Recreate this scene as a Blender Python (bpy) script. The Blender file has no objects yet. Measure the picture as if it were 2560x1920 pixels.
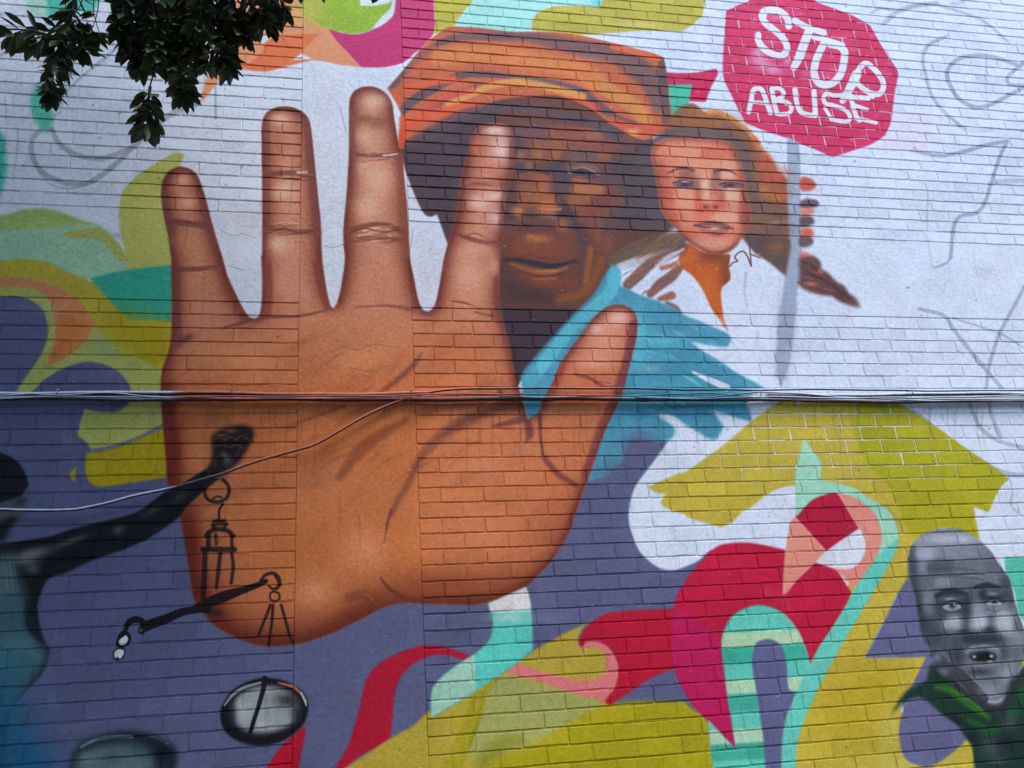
import bpy, math, random
import numpy as np
from mathutils import Matrix, Vector
rng = np.random.default_rng(7); random.seed(7)
scn = bpy.context.scene; col = scn.collection

# ------------------------------------------------------------------ camera
# solved from the brick grid: 0.24 m bricks in 85 mm courses, wall plane y = 0, ground z = 0
FPX, YAW, PITCH, ROLL = 2285.1, 0.21977, 0.38166, -0.07971
ZK = 4.08                                   # height of the joint under the smooth band (course 27)
COURSE, BRICK = 0.08506, 0.24
CAM = np.array([-0.5106, -4.8429, ZK - 2.47929])
FWD = np.array([math.sin(YAW)*math.cos(PITCH), math.cos(YAW)*math.cos(PITCH), math.sin(PITCH)])
_r = np.array([math.cos(YAW), -math.sin(YAW), 0.0]); _u = np.cross(_r, FWD)
RGT = _r*math.cos(ROLL) + _u*math.sin(ROLL); UPV = -_r*math.sin(ROLL) + _u*math.cos(ROLL)
cd = bpy.data.cameras.new('camera'); cam = bpy.data.objects.new('camera', cd); col.objects.link(cam)
cam.matrix_world = Matrix(((RGT[0], UPV[0], -FWD[0], CAM[0]), (RGT[1], UPV[1], -FWD[1], CAM[1]),
                           (RGT[2], UPV[2], -FWD[2], CAM[2]), (0, 0, 0, 1)))
cd.sensor_width = 36; cd.lens = FPX/2560*36; cd.clip_start = 0.05; cd.clip_end = 2000
scn.camera = cam

# ------------------------------------------------------------------ sky, sun, exposure
SUN_DIR = Vector((0.25, -0.62, 1.2)).normalized()        # towards the sun: high, in front of the wall, a little to the right
elev = math.asin(SUN_DIR.z); azim = math.atan2(SUN_DIR.x, SUN_DIR.y)
world = bpy.data.worlds.new('World'); scn.world = world; world.use_nodes = True
wn = world.node_tree.nodes; wl = world.node_tree.links; wn.clear()
sky = wn.new('ShaderNodeTexSky'); sky.sky_type = 'NISHITA'; sky.sun_disc = False
sky.sun_elevation = elev; sky.sun_rotation = azim; sky.dust_density = 1.0; sky.air_density = 1.0; sky.ozone_density = 4.5
bg = wn.new('ShaderNodeBackground'); bg.inputs[1].default_value = 0.15
wo = wn.new('ShaderNodeOutputWorld'); wl.new(sky.outputs[0], bg.inputs[0]); wl.new(bg.outputs[0], wo.inputs[0])
sd = bpy.data.lights.new('sun', 'SUN'); sd.energy = 0.75; sd.angle = math.radians(25); sd.color = (1.0, 0.97, 0.93)
sun = bpy.data.objects.new('sun', sd); col.objects.link(sun); sun.location = (3, -6, 12)
sun.rotation_euler = SUN_DIR.to_track_quat('Z', 'Y').to_euler()
vs = scn.view_settings; vs.view_transform = 'Standard'; vs.look = 'None'; vs.gamma = 1.0; vs.use_curve_mapping = False
vs.exposure = 1.42

# ------------------------------------------------------------------ pixels of the photograph <-> places
def ray_at(px, py, y):
    """point on the vertical plane at depth y seen at photo pixel (px, py)"""
    d = FWD*FPX + RGT*(px-1280) + UPV*(960-py)
    return CAM + d*((y-CAM[1])/d[1])
def px_to_wall(P):
    P = np.asarray(P, float).reshape(-1, 2)
    d = FWD*FPX + np.outer(P[:, 0]-1280, RGT) + np.outer(960-P[:, 1], UPV)
    t = -CAM[1]/d[:, 1]
    return CAM[0]+t*d[:, 0], CAM[2]+t*d[:, 2]
def wall_to_px(X, Z, y=0.0):
    dx, dy, dz = X-CAM[0], y-CAM[1], Z-CAM[2]
    w = dx*FWD[0]+dy*FWD[1]+dz*FWD[2]
    return (1280+FPX*(dx*RGT[0]+dy*RGT[1]+dz*RGT[2])/w, 960-FPX*(dx*UPV[0]+dy*UPV[1]+dz*UPV[2])/w)

# ------------------------------------------------------------------ the mural: painted in wall metres
RES = 270.0
WX0, WX1, WZ0, WZ1 = -4.6, 8.0, 0.0, 8.3
CW, CH = int((WX1-WX0)*RES), int((WZ1-WZ0)*RES)
_gx = WX0+(np.arange(CW)+.5)/RES; _gz = WZ0+(np.arange(CH)+.5)/RES
PX, PY = wall_to_px(_gx[None, :].repeat(CH, 0), _gz[:, None].repeat(CW, 1))
PX = PX.astype(np.float32); PY = PY.astype(np.float32)
WHITE = (203, 213, 235); PURPLE = (87, 91, 127)
CAN = np.empty((CH, CW, 3), np.float32); CAN[:] = WHITE
CLIP = None
FR = dict(A=(0, 0, 860), B=(850, 0, 860), C=(1700, 0, 860), D=(0, 640, 860), E=(850, 640, 860), F=(1700, 640, 860),
          G=(0, 1275, 860), H=(850, 1275, 860), I=(1700, 1275, 860), M=(1200, 300, 440), N=(1200, 560, 440),
          W=(1560, 250, 440), V=(1500, 500, 660), L=(0, 1100, 560), J=(0, 1500, 560), S=(1780, 0, 520),
          K=(400, 0, 400), k=(400, 300, 400), P=(400, 1040, 400), Q=(400, 1340, 400), R=(400, 1620, 400),
          X=(2160, 1340, 400), Y=(2160, 1620, 400), O=(0, 0, 2212))
def parse(s):
    """'A 10,20 30,40* B 5,6' -> photo pixels, corner flags, scale of the last frame"""
    pts, cor = [], []; f = 'O'
    for tok in s.split():
        if tok in FR: f = tok; continue
        c = tok.endswith('*'); x, y = tok.rstrip('*').split(',')
        ox, oy, w = FR[f]; k = w/2212.0
        pts.append((ox+float(x)*k, oy+float(y)*k)); cor.append(c)
    return np.array(pts), cor, FR[f][2]/2212.0
def curve(p, cor, closed, n=7):
    N = len(p); out = []
    if N < 3: return p
    for i in range(N if closed else N-1):
        a, b = p[i], p[(i+1) % N]
        pa = p[i-1] if (closed or i > 0) else a
        nb = p[(i+2) % N] if (closed or i+2 < N) else b
        L = np.linalg.norm(b-a)+1e-6
        def tang(q0, q1, q2):
            v = (q2-q0); nv = np.linalg.norm(v)+1e-6
            return v/nv*L*0.9
        ta = (b-a) if (cor[i] or (not closed and i == 0)) else tang(pa, a, b)
        tb = (b-a) if (cor[(i+1) % N] or (not closed and i+1 == N-1)) else tang(a, b, nb)
        for t in np.arange(n)/n:
            h = t*t*t; g = t*t
            out.append((2*h-3*g+1)*a+(h-2*g+t)*ta+(3*g-2*h)*b+(h-g)*tb)
    if not closed: out.append(p[-1])
    return np.array(out)
def to_canvas(P):
    X, Z = px_to_wall(P)
    return np.stack([(X-WX0)*RES, (Z-WZ0)*RES], 1)
def box1(a, r, ax):
    if r < 1: return a
    k = 2*r+1; pad = [(0, 0), (0, 0)]; pad[ax] = (r+1, r)
    c = np.cumsum(np.pad(a, pad, mode='edge'), ax)
    return (c[k:]-c[:-k])/k if ax == 0 else (c[:, k:]-c[:, :-k])/k
def blur(a, s):
    r = int(round(s*0.95))
    if r < 1: return a
    for _ in range(2): a = box1(box1(a, r, 0), r, 1)
    return a
def raster(poly, pad=0):
    x0 = max(int(poly[:, 0].min())-2-pad, 0); x1 = min(int(poly[:, 0].max())+3+pad, CW)
    y0 = max(int(poly[:, 1].min())-2-pad, 0); y1 = min(int(poly[:, 1].max())+3+pad, CH)
    if x1 <= x0 or y1 <= y0: return None
    SS = 3; h, w = y1-y0, x1-x0
    acc = np.zeros((h*SS, w+2), np.float32)
    q = np.roll(poly, -1, 0)
    for (ax, ay), (bx, by) in zip(poly, q):
        if ay == by: continue
        d = 1.0
        if ay > by: ax, ay, bx, by, d = bx, by, ax, ay, -1.0
        r0 = max(int(math.ceil((ay-y0)*SS-.5)), 0); r1 = min(int(math.ceil((by-y0)*SS-.5)), h*SS)
        if r1 <= r0: continue
        r = np.arange(r0, r1); ys = (r+.5)/SS+y0
        xs = np.clip(ax+(ys-ay)*(bx-ax)/(by-ay)-x0, 0, w); i = xs.astype(int); fr = xs-i
        acc[r, i] += d*(1-fr); acc[r, i+1] += d*fr
    cov = np.clip(np.abs(np.cumsum(acc, 1)[:, :w]), 0, 1).reshape(h, SS, w).mean(1)
    return (slice(y0, y1), slice(x0, x1)), cov
def put(sl, m, c, a=1.0):
    if CLIP is not None: m = m*CLIP[sl]
    m = (m*a)[..., None]
    CAN[sl] += (np.array(c, np.float32)-CAN[sl])*m
def fl(s, c, soft=0.0, a=1.0, keep=False):
    """filled shape; soft edge in photo pixels"""
    p, cor, k = parse(s); q = to_canvas(curve(p, cor, True))
    sc = 0.68*soft; rr = raster(q, int(sc*3)+1)
    if rr is None: return None
    sl, m = rr
    if sc > 0.5: m = blur(m, sc)
    if c is not None: put(sl, m, c, a)
    if keep:
        full = np.zeros((CH, CW), np.float32); full[sl] = m; return full
def st(s, w, c, soft=2.0, a=1.0, closed=False):
    """brush stroke; widths in the frame's own units (a list tapers)"""
    p, cor, k = parse(s); q = curve(p, cor, closed, 5)
    if closed: q = np.vstack([q, q[:1]])
    ws = np.interp(np.linspace(0, 1, len(q)), np.linspace(0, 1, len(w)), w) if isinstance(w, (list, tuple)) else np.full(len(q), float(w))
    ws = ws*k/2; ext = ws.max()+soft+2
    cc = to_canvas(np.vstack([q+ext, q-ext, q+[ext, -ext], q+[-ext, ext]]))
    x0, y0 = np.maximum(cc.min(0).astype(int)-1, 0); x1, y1 = cc.max(0).astype(int)+2
    x1 = min(x1, CW); y1 = min(y1, CH)
    if x1 <= x0 or y1 <= y0: return
    M = np.zeros((y1-y0, x1-x0), np.float32)
    for i in range(len(q)-1):
        A, B = q[i], q[i+1]; e = max(ws[i], ws[i+1])+soft+2
        bb = np.array([[min(A[0], B[0])-e, min(A[1], B[1])-e], [max(A[0], B[0])+e, max(A[1], B[1])+e]])
        c4 = to_canvas([[bb[0, 0], bb[0, 1]], [bb[1, 0], bb[0, 1]], [bb[0, 0], bb[1, 1]], [bb[1, 0], bb[1, 1]]])
        u0, v0 = np.maximum(c4.min(0).astype(int), [x0, y0]); u1, v1 = np.minimum(c4.max(0).astype(int)+2, [x1, y1])
        if u1 <= u0 or v1 <= v0: continue
        gx = PX[v0:v1, u0:u1]-A[0]; gy = PY[v0:v1, u0:u1]-A[1]
        d = B-A; L2 = d@d+1e-9; t = np.clip((gx*d[0]+gy*d[1])/L2, 0, 1)
        dist = np.hypot(gx-t*d[0], gy-t*d[1]); wd = ws[i]+(ws[i+1]-ws[i])*t
        al = np.clip((wd-dist)/max(soft, 1.0)+.5, 0, 1); al = al*al*(3-2*al)
        sub = M[v0-y0:v1-y0, u0-x0:u1-x0]; np.maximum(sub, al, out=sub)
    put((slice(y0, y1), slice(x0, x1)), M, c, a)
def bl(s, c, a=0.9):
    """airbrushed patches: 'frame x,y,rx,ry[,angle] ...' """
    f = 'O'
    for tok in s.split():
        if tok in FR: f = tok; continue
        v = [float(t) for t in tok.split(',')]; ang = math.radians(v[4]) if len(v) > 4 else 0.0
        ox, oy, w = FR[f]; k = w/2212.0
        x, y, rx, ry = ox+v[0]*k, oy+v[1]*k, v[2]*k, v[3]*k
        e = 2.3*max(rx, ry)
        c4 = to_canvas([[x-e, y-e], [x+e, y-e], [x-e, y+e], [x+e, y+e]])
        u0, v0 = np.maximum(c4.min(0).astype(int), 0); u1, v1 = np.minimum(c4.max(0).astype(int)+2, [CW, CH])
        if u1 <= u0 or v1 <= v0: continue
        sl = (slice(v0, v1), slice(u0, u1)); gx = PX[sl]-x; gy = PY[sl]-y
        ca, sa = math.cos(ang), math.sin(ang)
        d = ((gx*ca+gy*sa)/rx)**2+((-gx*sa+gy*ca)/ry)**2
        put(sl, np.exp(-d*1.1)*(d < 5), c, a)
def vnoise(step, amp):
    """smooth random field over the canvas"""
    n1, n2 = int(CH/step)+3, int(CW/step)+3
    g = rng.standard_normal((n1, n2)).astype(np.float32)
    y = np.arange(CH)/step; x = np.arange(CW)/step; i = y.astype(int); j = x.astype(int)
    fy = (y-i)[:, None].astype(np.float32); fx = (x-j)[None, :].astype(np.float32)
    fy = fy*fy*(3-2*fy); fx = fx*fx*(3-2*fx)
    r0 = g[i]; r1 = g[i+1]
    a = r0[:, j]*(1-fx)+r0[:, j+1]*fx; b = r1[:, j]*(1-fx)+r1[:, j+1]*fx
    return (a*(1-fy)+b*fy)*amp
def rows(f, y0, y1, segs, soft=6.0, a=.85):
    """a course of soft-edged patches"""
    for x0, x1, c in segs: fl('%s %d,%d %d,%d %d,%d %d,%d' % (f, x0, y0, x1, y0+6, x1, y1+6, x0, y1), c, soft, a)

# ---- ground coat: white with a little mottling, slate purple below
CAN += vnoise(70, 2.2)[..., None]*np.array([1, .8, .6], np.float32)
bl('k 1100,1400,500,250 E 560,100,120,250', (200, 196, 212), .5)
bl('A 2100,700,120,300 A 2000,1300,200,300', (205, 203, 220), .5)
bl('C 1380,1500,120,60', (180, 190, 215), .5)
fl('O -1500,735* 420,735* 1000,1000* 1480,1080* E 1850,1160* 2110,1190* 2010,1330 1900,1480 1862,1600 H 1856,60 1870,130 1930,270 2050,372 2150,388 I 0,378 110,330 200,255* 700,700* 700,2600* O -1500,2700*', PURPLE, 1.5)

# ---- left side swirls
fl('D -2400,100* 0,60 200,40 400,90 620,170 1112,80* 1080,1000* 700,1000* 300,800* -2400,600*', (168, 165, 84), 1)
st('I 1300,20 1345,150 1330,270 1200,480 1050,740 900,1000 800,1230 720,1500 700,1900', 200, (176, 160, 62), 2)
fl('I 1440,300* 1800,300* 1900,1400* 1450,1400* 1380,700*', (130, 128, 100), 2)
fl('A 1120,980* 1190,990* 1150,1080 1120,1200 1120,1660* D 1112,60* 780,95* 740,0* A 800,1659 775,1500 765,1340 790,1230 880,1130 1000,1050', (176, 181, 98), 1.5)
fl('A -2400,1480* 200,1465 400,1445 600,1432 700,1490 780,1590 830,1700* D 780,95* 560,150 300,60 -2400,40*', (150, 194, 165), 1.5)
fl('A -2400,1500* 0,1385 150,1348 280,1343 400,1365 500,1410 600,1435* 400,1450 200,1470 -2400,1560*', (150, 175, 98), 3)
bl('A 250,1440,300,40', (165, 185, 115), .6)
fl('A 415,1500 520,1480 620,1465 700,1500 770,1580 830,1680* 760,1680* 700,1600 640,1545 540,1530 450,1528', (166, 172, 92), 2)
fl('A 700,1505* 770,1495* 790,1560* 750,1530', (165, 170, 192), 3)
fl('D 575,145* 780,95 1112,55* 1112,425* 950,418 820,405 770,360 700,280 640,210', (48, 160, 141), 1)
fl('D -2400,90* 0,30 150,18 330,48 450,110 560,150 650,230 760,350 820,405 950,415 1115,425* 1115,700* 1020,735* 900,660 770,635* 700,540 610,455* 560,350 470,250 350,195 200,150 0,138 -2400,200*', (178, 165, 58), 1)
bl('D 1000,540,180,140 D 800,470,150,120 D 980,650,140,60', (165, 148, 12), .8)
fl('D -2400,200* 0,138 200,150 350,195 480,260 560,350 603,452 580,505 540,560 450,630 350,690 288,712* 310,650 345,560 357,450 345,350 320,290 270,240 180,205 0,203 -2400,260*', (200, 132, 88), 1)
bl('D 450,470,120,120 D 380,620,90,70', (198, 112, 52), .8)
fl('D -2400,260* 0,203 180,205 270,240 325,300 357,420 347,560 312,650 288,714* 350,692 450,632 540,562 580,510 605,463* 700,550 770,635 880,650 960,690 1060,770* 1060,1080* 900,1160 750,1215 590,1252* 560,1205 495,1150* 510,1070 540,985* 300,1100* 50,1100* -2400,600*', (168, 172, 92), 1)
bl('D 640,560,90,60 D 700,620,90,40', (150, 166, 108), .8)
fl('D -2400,330* 0,262 100,258 200,285 275,345 305,440 300,540 260,640 200,730 150,800 100,880 60,1000* -2400,1000*', PURPLE, 1)
fl('D 180,890 280,800 400,725 500,690 570,680 680,700 780,760 836,840 842,900 812,965 740,1003 640,1002 540,985* 520,1050* 495,1150* 480,1320* -200,1320* -200,1000* 90,890*', PURPLE, 1)
st('D 590,1250 750,1218 900,1163 1060,1080', 18, (110, 112, 145), 1.5)
fl('D 560,1265* 620,1262 800,1215 950,1150 1070,1090* 1080,1420* 900,1450 730,1475 620,1480 570,1450 550,1380 552,1300', (170, 150, 14), 1)
fl('D 487,1348* 482,1458* 443,1410*', (170, 150, 20), 1)

# ---- top left curls and pencil-grey sketch lines
fl('A 120,-600* 180,60 300,130 340,110 280,0 270,-600*', (160, 208, 198), 5)
fl('A 270,-600* 300,60 340,130 440,110 520,70 620,50 740,-600*', (75, 185, 170), 4)
fl('A 265,545 205,600 197,690 222,765 262,830 310,868* 330,800 340,740 318,680 290,600', (84, 190, 172), 4)
fl('A -140,800 -40,830 20,862 36,950 45,1050 30,1170 0,1260 -90,1320 -160,1100', (70, 178, 165), 4)
GREY = (150, 155, 172)
for s, w, a in (('A 330,830 380,920 460,980 560,1012 680,1015 800,970 870,935 960,840 1060,760 1210,680', 32, .6),
                ('A 270,830 215,880 200,950 220,1040 290,1120 400,1170 520,1185 620,1150 750,1050 850,950', 32, .6),
                ('A 215,1000 260,1120 340,1190 450,1212 560,1185', 16, .35), ('A 760,300 640,400 530,490 400,615', 18, .5),
                ('A -20,370 90,295', 18, .5), ('A 500,60 420,120 560,0', 20, .3), ('A 1385,560 1388,760', 14, .6), ('A 330,760 390,720', 12, .4)):
    st(s, w*1.05, (142, 148, 166), 5, min(a*1.2, .8))

# ---- top: coral, lime, magenta, mint, olive
fl('A 1000,-600* 1840,-600* 1950,70 2060,150 2110,185* 2212,310 B 60,350 135,432* 0,418* A 2100,400 1980,385 1880,381 1700,450 1600,455 1450,430 1420,500 1335,610 1288,662* 1300,590 1350,450 1450,300 1500,150', (222, 143, 108), 1.5)
fl('A 2058,214* 1730,245 1690,330 1600,410 1558,430* 1640,455 1720,458 1830,430 1950,400 2030,381* 1880,384* 1930,345 2000,270', (240, 112, 68), 1.5)
fl('A 1685,220* 1752,236* 1690,285* 1678,270*', WHITE, 1)
fl('A 1880,384* 1935,345* 2012,380*', WHITE, 1)
fl('A 1850,-600* 1950,80* 1975,68* 1895,-600*', WHITE, 1)
fl('A 1895,-600* 1955,75 2060,165 2140,195 2212,210 B 30,215 80,218 150,210 207,190* 270,110 340,20 360,-600*', (142, 175, 56), 1)
bl('A 1990,60,120,120', (178, 172, 80), .9)
fl('B 125,-600* 128,38* 240,35 330,0 350,-600*', (212, 218, 232), 1)
fl('B 205,192* 260,120 330,50 345,-600* 388,-600* 380,40 330,120 262,182*', (206, 212, 226), 1)
fl('A 2110,185* 2140,195 2212,215 B 80,222 150,214 210,192 290,150 350,80 388,-600* 575,-600* 605,60 612,150 600,220 560,270 520,310 480,340* 410,400 300,430 200,435 135,432* 60,350 -20,265', (186, 52, 110), 1)
fl('B 590,-600* 608,60 612,170 600,215 640,210* 750,160* 800,70 860,0 900,-600*', (180, 172, 62), 1)
fl('B 860,-10 800,75 745,165 900,180 1060,210 1150,213 1222,195* 1237,130 1290,70 1400,35 1560,35 1680,20 1800,-600* 900,-600*', (160, 220, 216), 1)
bl('B 1660,15,60,20', (90, 190, 200), .8)
fl('B 1232,192* 1237,130 1290,70 1400,38 1560,38 1680,30 1820,-600* C 230,-600* 150,80 90,150 30,190 0,200 B 2100,195 1900,200 1700,216 1520,226 1350,207', (180, 170, 68), 1)
bl('B 1900,160,160,25', (205, 195, 130), .5)
fl('B 2090,465* C 0,470 120,465 232,440* 245,470 200,560 165,655* 60,652* 0,600 B 2090,600*', (190, 32, 82), 1)
fl('B 2105,545* C 80,540* 60,640 40,740* 0,765 B 2130,775 2115,600', (66, 172, 150), 1)

# ---- sketch lines on the right
for s, w, a in (('C 1230,82 1290,55 1400,72 1480,50 1600,22 1720,50 1900,110 2000,170 2100,260', 16, .45), ('C 1310,152 1400,75 1500,38 1650,22', 28, .45),
                ('C 1750,20 1800,20 1850,-30', 14, .35),
                ('C 1710,235 1600,290 1562,370 1580,480 1612,600 1680,700 1800,810', 20, .5), ('C 2190,425 2000,362 1850,362 1760,400 1716,470 1742,560 1800,640 1900,690 2000,672 2120,610 2212,560', 24, .6),
                ('C 2300,330 2130,470 2102,512 2130,545 2300,550', 22, .55), ('C 1800,810 1880,840 2000,835', 30, .25),
                ('C 1500,965 1580,990 1700,1000 1850,968 1980,930 2105,908* 2060,1000 2000,1180 1952,1320 1900,1370 1800,1392 1762,1450 1740,1659', 22, .65),
                ('C 1990,1182 2100,1162 2400,1170', 28, .4), ('F 1740,0 1720,40 1640,75', 12, .6), ('F 2240,150 2150,320 2050,510 1990,700 1970,850', 22, .55),
                ('F 1540,340 1700,385 1765,480 1900,650 1990,760 2070,850', 24, .55), ('F 1760,400 1950,460 2100,520 2300,650', 12, .5),
                ('F 1860,950 1930,1100 2050,1190 2300,1250', 24, .5), ('F 1990,950 2000,1020 2065,1165', 22, .4),
                ('F 1360,955 1540,1030 1700,1165 1880,1285 2080,1395 2300,1415', 30, .5), ('F 2140,1500 2130,1600 2180,1660', 14, .4)):
    st(s, w*1.1, (142, 152, 176), 4, min(a*1.25, .85))
bl('C 1480,800,130,90 C 1400,930,200,60 C 1530,960,60,20', (228, 195, 220), .5)
bl('C 215,200,50,150', (200, 190, 225), .6)
bl('V 2080,940,40,60,30', (190, 180, 195), .4)

# ---- STOP ABUSE sign
SIGN = fl('S 150,120* 270,60 400,0 440,-160* 1040,-160* 1100,20* 1300,90 1500,170 1680,270* 1740,380 1850,560 1970,740* 1978,800 1940,1000 1900,1300 1840,1440* 1700,1530 1500,1600 1280,1672* 1050,1570 800,1470 560,1390 360,1310* 290,1180 200,1000 130,850 115,750 125,500 140,300', (200, 42, 92), 1.5, keep=True)
CLIP = SIGN
bl('S 700,230,250,120 S 400,200,150,90 S 1300,480,200,80 S 1250,760,150,100', (214, 92, 135), .4)
bl('S 520,650,120,80 S 650,740,130,60 S 480,560,60,60 S 800,640,40,60', (232, 165, 205), .75)
bl('S 1000,600,80,40 S 1000,780,60,60 S 680,180,80,40 S 640,440,90,40', (225, 130, 165), .55)
LW = (222, 228, 238)
for i in range(330):
    bl('S %d,%d,%d,%d' % (random.uniform(150, 1900), random.uniform(0, 1620), random.uniform(8, 48), random.uniform(5, 20)), random.choice(((222, 110, 150), (232, 160, 190), (184, 32, 76), (178, 34, 74))), random.uniform(.2, .6))
for s, w in (('S 815,280 800,190 700,110 600,105 532,155 560,235 650,310 740,390 790,470 792,545 735,592 640,572 540,505 492,430 490,370', 62), ('S 660,110 560,120 540,170', 70),
             ('S 880,218 1000,285 1190,350', 58), ('S 1025,345 985,450 930,600 872,715', [80, 84, 84, 66]),
             ('S 1180,480 1115,620 1085,760 1115,860 1200,905 1300,870 1370,780 1405,640 1408,545 1350,490 1260,470', 70), ('S 1085,395 1200,420 1390,480', 50),
             ('S 1470,930 1520,820 1620,675 1720,730 1810,850 1822,930 1785,995 1720,1000 1620,950 1520,862', 52), ('S 1540,790 1470,930 1390,1070', [90, 80, 60]), ('S 1640,960 1710,1030', 40),
             ('S 390,1190 420,1050 442,955 485,940 530,955 572,1060 622,1200', 46), ('S 420,1080 565,1098', 34), ('S 635,945 660,1080 690,1205', 46),
             ('S 640,945 715,940 762,990 740,1035 690,1062 785,1082 845,1140 822,1200 730,1215 690,1205', 40), ('S 880,955 905,1110 945,1190 1020,1222 1100,1228', 46), ('S 1085,972 1100,1228', 50),
             ('S 1390,1010 1300,1015 1205,1002 1198,1090 1300,1122 1425,1175 1470,1250 1430,1292 1270,1268', 40), ('S 1200,1150 1260,1250', 34), ('S 1480,1020 1495,1110 1530,1225 1570,1280', 44),
             ('S 1450,1032 1660,1046', 48), ('S 1500,1112 1650,1165', 34), ('S 1530,1255 1745,1302', 38)):
    st(s, [q*1.14 for q in w] if isinstance(w, list) else w*1.14, LW, 2.5, .93)
CLIP = None
fl('C 688,878* 765,922* 772,1000 775,1200 778,1400 785,1520 F 785,30 775,130 750,250 745,350 730,480 715,600 700,700 670,780 652,835* 638,835* 625,720 615,650 635,540 620,500 640,420 655,300 670,170 680,60 690,-20 C 690,1500 695,1300 690,1100', (150, 164, 190), 2)
bl('F 690,420,60,200 F 665,650,50,160', (148, 152, 176), .7)
for y in range(330, 800, 34):
    bl('F %d,%d,14,16' % (650-(y-330)*.06+random.uniform(-6, 6), y), (150, 156, 180), .8)
    bl('F %d,%d,12,14' % (742-(y-330)*.16+random.uniform(-5, 5), y+12), (150, 156, 180), .7)

# ---- the man with the orange hat
fl('B 385,960* 430,860 700,560 1300,560 1950,830 2040,1000 2070,1300 2100,1500 E 1790,0 1775,75 1715,155 1635,265 1515,395 1315,610 1185,765 1130,860* 1085,700 1050,500 1005,330 980,0 B 690,1560* 625,1375* 580,1392 540,1370 480,1250 430,1120', (104, 64, 54), 1.5)
MAN = fl('B 385,960* 430,860 700,560 1300,560 1950,830 2040,1000 2070,1300 2100,1500 E 1790,0 1775,75 1715,155 1635,265 1515,395 1315,610 1185,765 1130,860* 1085,700 1050,500 1005,330 980,0 B 690,1560* 625,1375* 580,1392 540,1370 480,1250 430,1120', None, 1.5, keep=True)
CLIP = MAN
HAIR = (70, 61, 72)
fl('B 385,960* 430,860 700,600 1000,640 1000,800 860,900 800,1100 740,1300 720,1500 690,1570* 625,1375* 580,1392 540,1370 480,1250 430,1120', HAIR, 8)
for y0, y1, sg in ((90, 250, ((430, 860, (112, 78, 86)), (860, 1300, (150, 86, 70)), (1300, 1560, (166, 100, 74)), (1560, 1720, (102, 82, 96)), (1720, 2150, (122, 68, 62)))),
    (260, 400, ((430, 540, (74, 60, 76)), (540, 660, (104, 72, 76)), (660, 1090, (152, 90, 66)), (1100, 1540, (146, 82, 68)), (1540, 1740, (130, 76, 70)), (1740, 1960, (126, 66, 60)), (1960, 2160, (80, 66, 76)))),
    (395, 525, ((480, 560, (170, 108, 70)), (560, 690, (122, 76, 70)), (690, 800, (180, 114, 62)), (800, 890, (128, 78, 64)), (890, 1010, (164, 102, 60)), (1090, 1500, (106, 82, 82)), (1500, 1660, (152, 92, 66)), (1660, 1750, (104, 76, 76)), (1750, 2160, (86, 70, 72)))),
    (535, 670, ((440, 590, (80, 62, 80)), (595, 660, (178, 130, 92)), (660, 850, (116, 66, 60)), (850, 1100, (74, 66, 84)), (1110, 1530, (136, 98, 86)), (1540, 1630, (108, 72, 76)), (1630, 1970, (76, 68, 80)))),
    (675, 805, ((480, 700, (136, 74, 60)), (690, 900, (160, 90, 62)), (925, 1175, (76, 64, 82)), (1180, 1350, (176, 104, 66)), (1360, 1780, (100, 72, 86)), (1790, 2160, (80, 68, 76)))),
    (815, 945, ((350, 480, (76, 60, 74)), (480, 710, (154, 98, 66)), (720, 900, (184, 108, 74)), (900, 1150, (96, 70, 80)), (1170, 1570, (184, 118, 74)), (1600, 1745, (126, 72, 70)), (1750, 2020, (86, 76, 76)))),
    (955, 1095, ((300, 500, (94, 62, 60)), (510, 820, (168, 98, 60)), (810, 960, (190, 108, 64)), (960, 1110, (94, 66, 70)), (1120, 1410, (158, 98, 60)), (1430, 1790, (126, 70, 66)), (1800, 1940, (146, 100, 50)), (1950, 2200, (86, 80, 72)))),
    (1105, 1240, ((290, 440, (92, 64, 60)), (435, 540, (206, 130, 56)), (540, 740, (120, 76, 60)), (745, 980, (176, 112, 78)), (990, 1190, (84, 62, 76)), (1200, 1650, (136, 76, 60)), (1650, 2060, (86, 72, 86)))),
    (1250, 1400, ((250, 510, (108, 68, 70)), (520, 970, (94, 62, 66)), (980, 1120, (160, 98, 74)), (1125, 1250, (90, 64, 76)), (1250, 1430, (126, 72, 66)), (1440, 1560, (132, 82, 76)), (1560, 2200, (84, 66, 76))))):
    rows('M', y0, y1, sg, 7, .9)
fl('M 1105,672 1180,612 1280,598 1390,636 1495,697 1350,716 1200,702', (66, 68, 88), 2.5)
st('M 1190,610 1300,598 1410,640 1495,695', 20, (176, 144, 118), 2.5, .85); st('M 1112,658 1140,662', 24, (186, 176, 172), 2, .85); st('M 1130,560 1290,525 1450,560 1540,630', 26, (70, 58, 70), 6, .7)
bl('M 1250,650,60,34', (30, 30, 40), .8); st('M 1120,705 1300,735 1500,720', 18, (84, 60, 66), 4, .7); st('M 1540,640 1650,620 1740,640', 14, (80, 60, 66), 3, .6); st('M 1530,690 1640,710 1730,760', 14, (84, 62, 66), 3, .6)
st('M 500,650 640,632 760,645 860,675', 34, (56, 46, 60), 5, .85); bl('M 860,1060,130,34 M 470,1135,60,34', (216, 136, 76), .75); st('M 740,1110 880,1124 1010,1120', 30, (220, 140, 84), 5, .8)
put((slice(0, CH), slice(0, CW)), np.full((CH, CW), .16, np.float32), (74, 38, 34))
bl('M 1060,1190,110,34 M 640,1205,110,22 M 400,1225,80,30', (60, 44, 52), .85); st('M 980,930 1060,1040 1130,1150 1200,1300 1280,1440', [30, 50, 60, 60, 40], (72, 50, 58), 10, .7)
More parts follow.
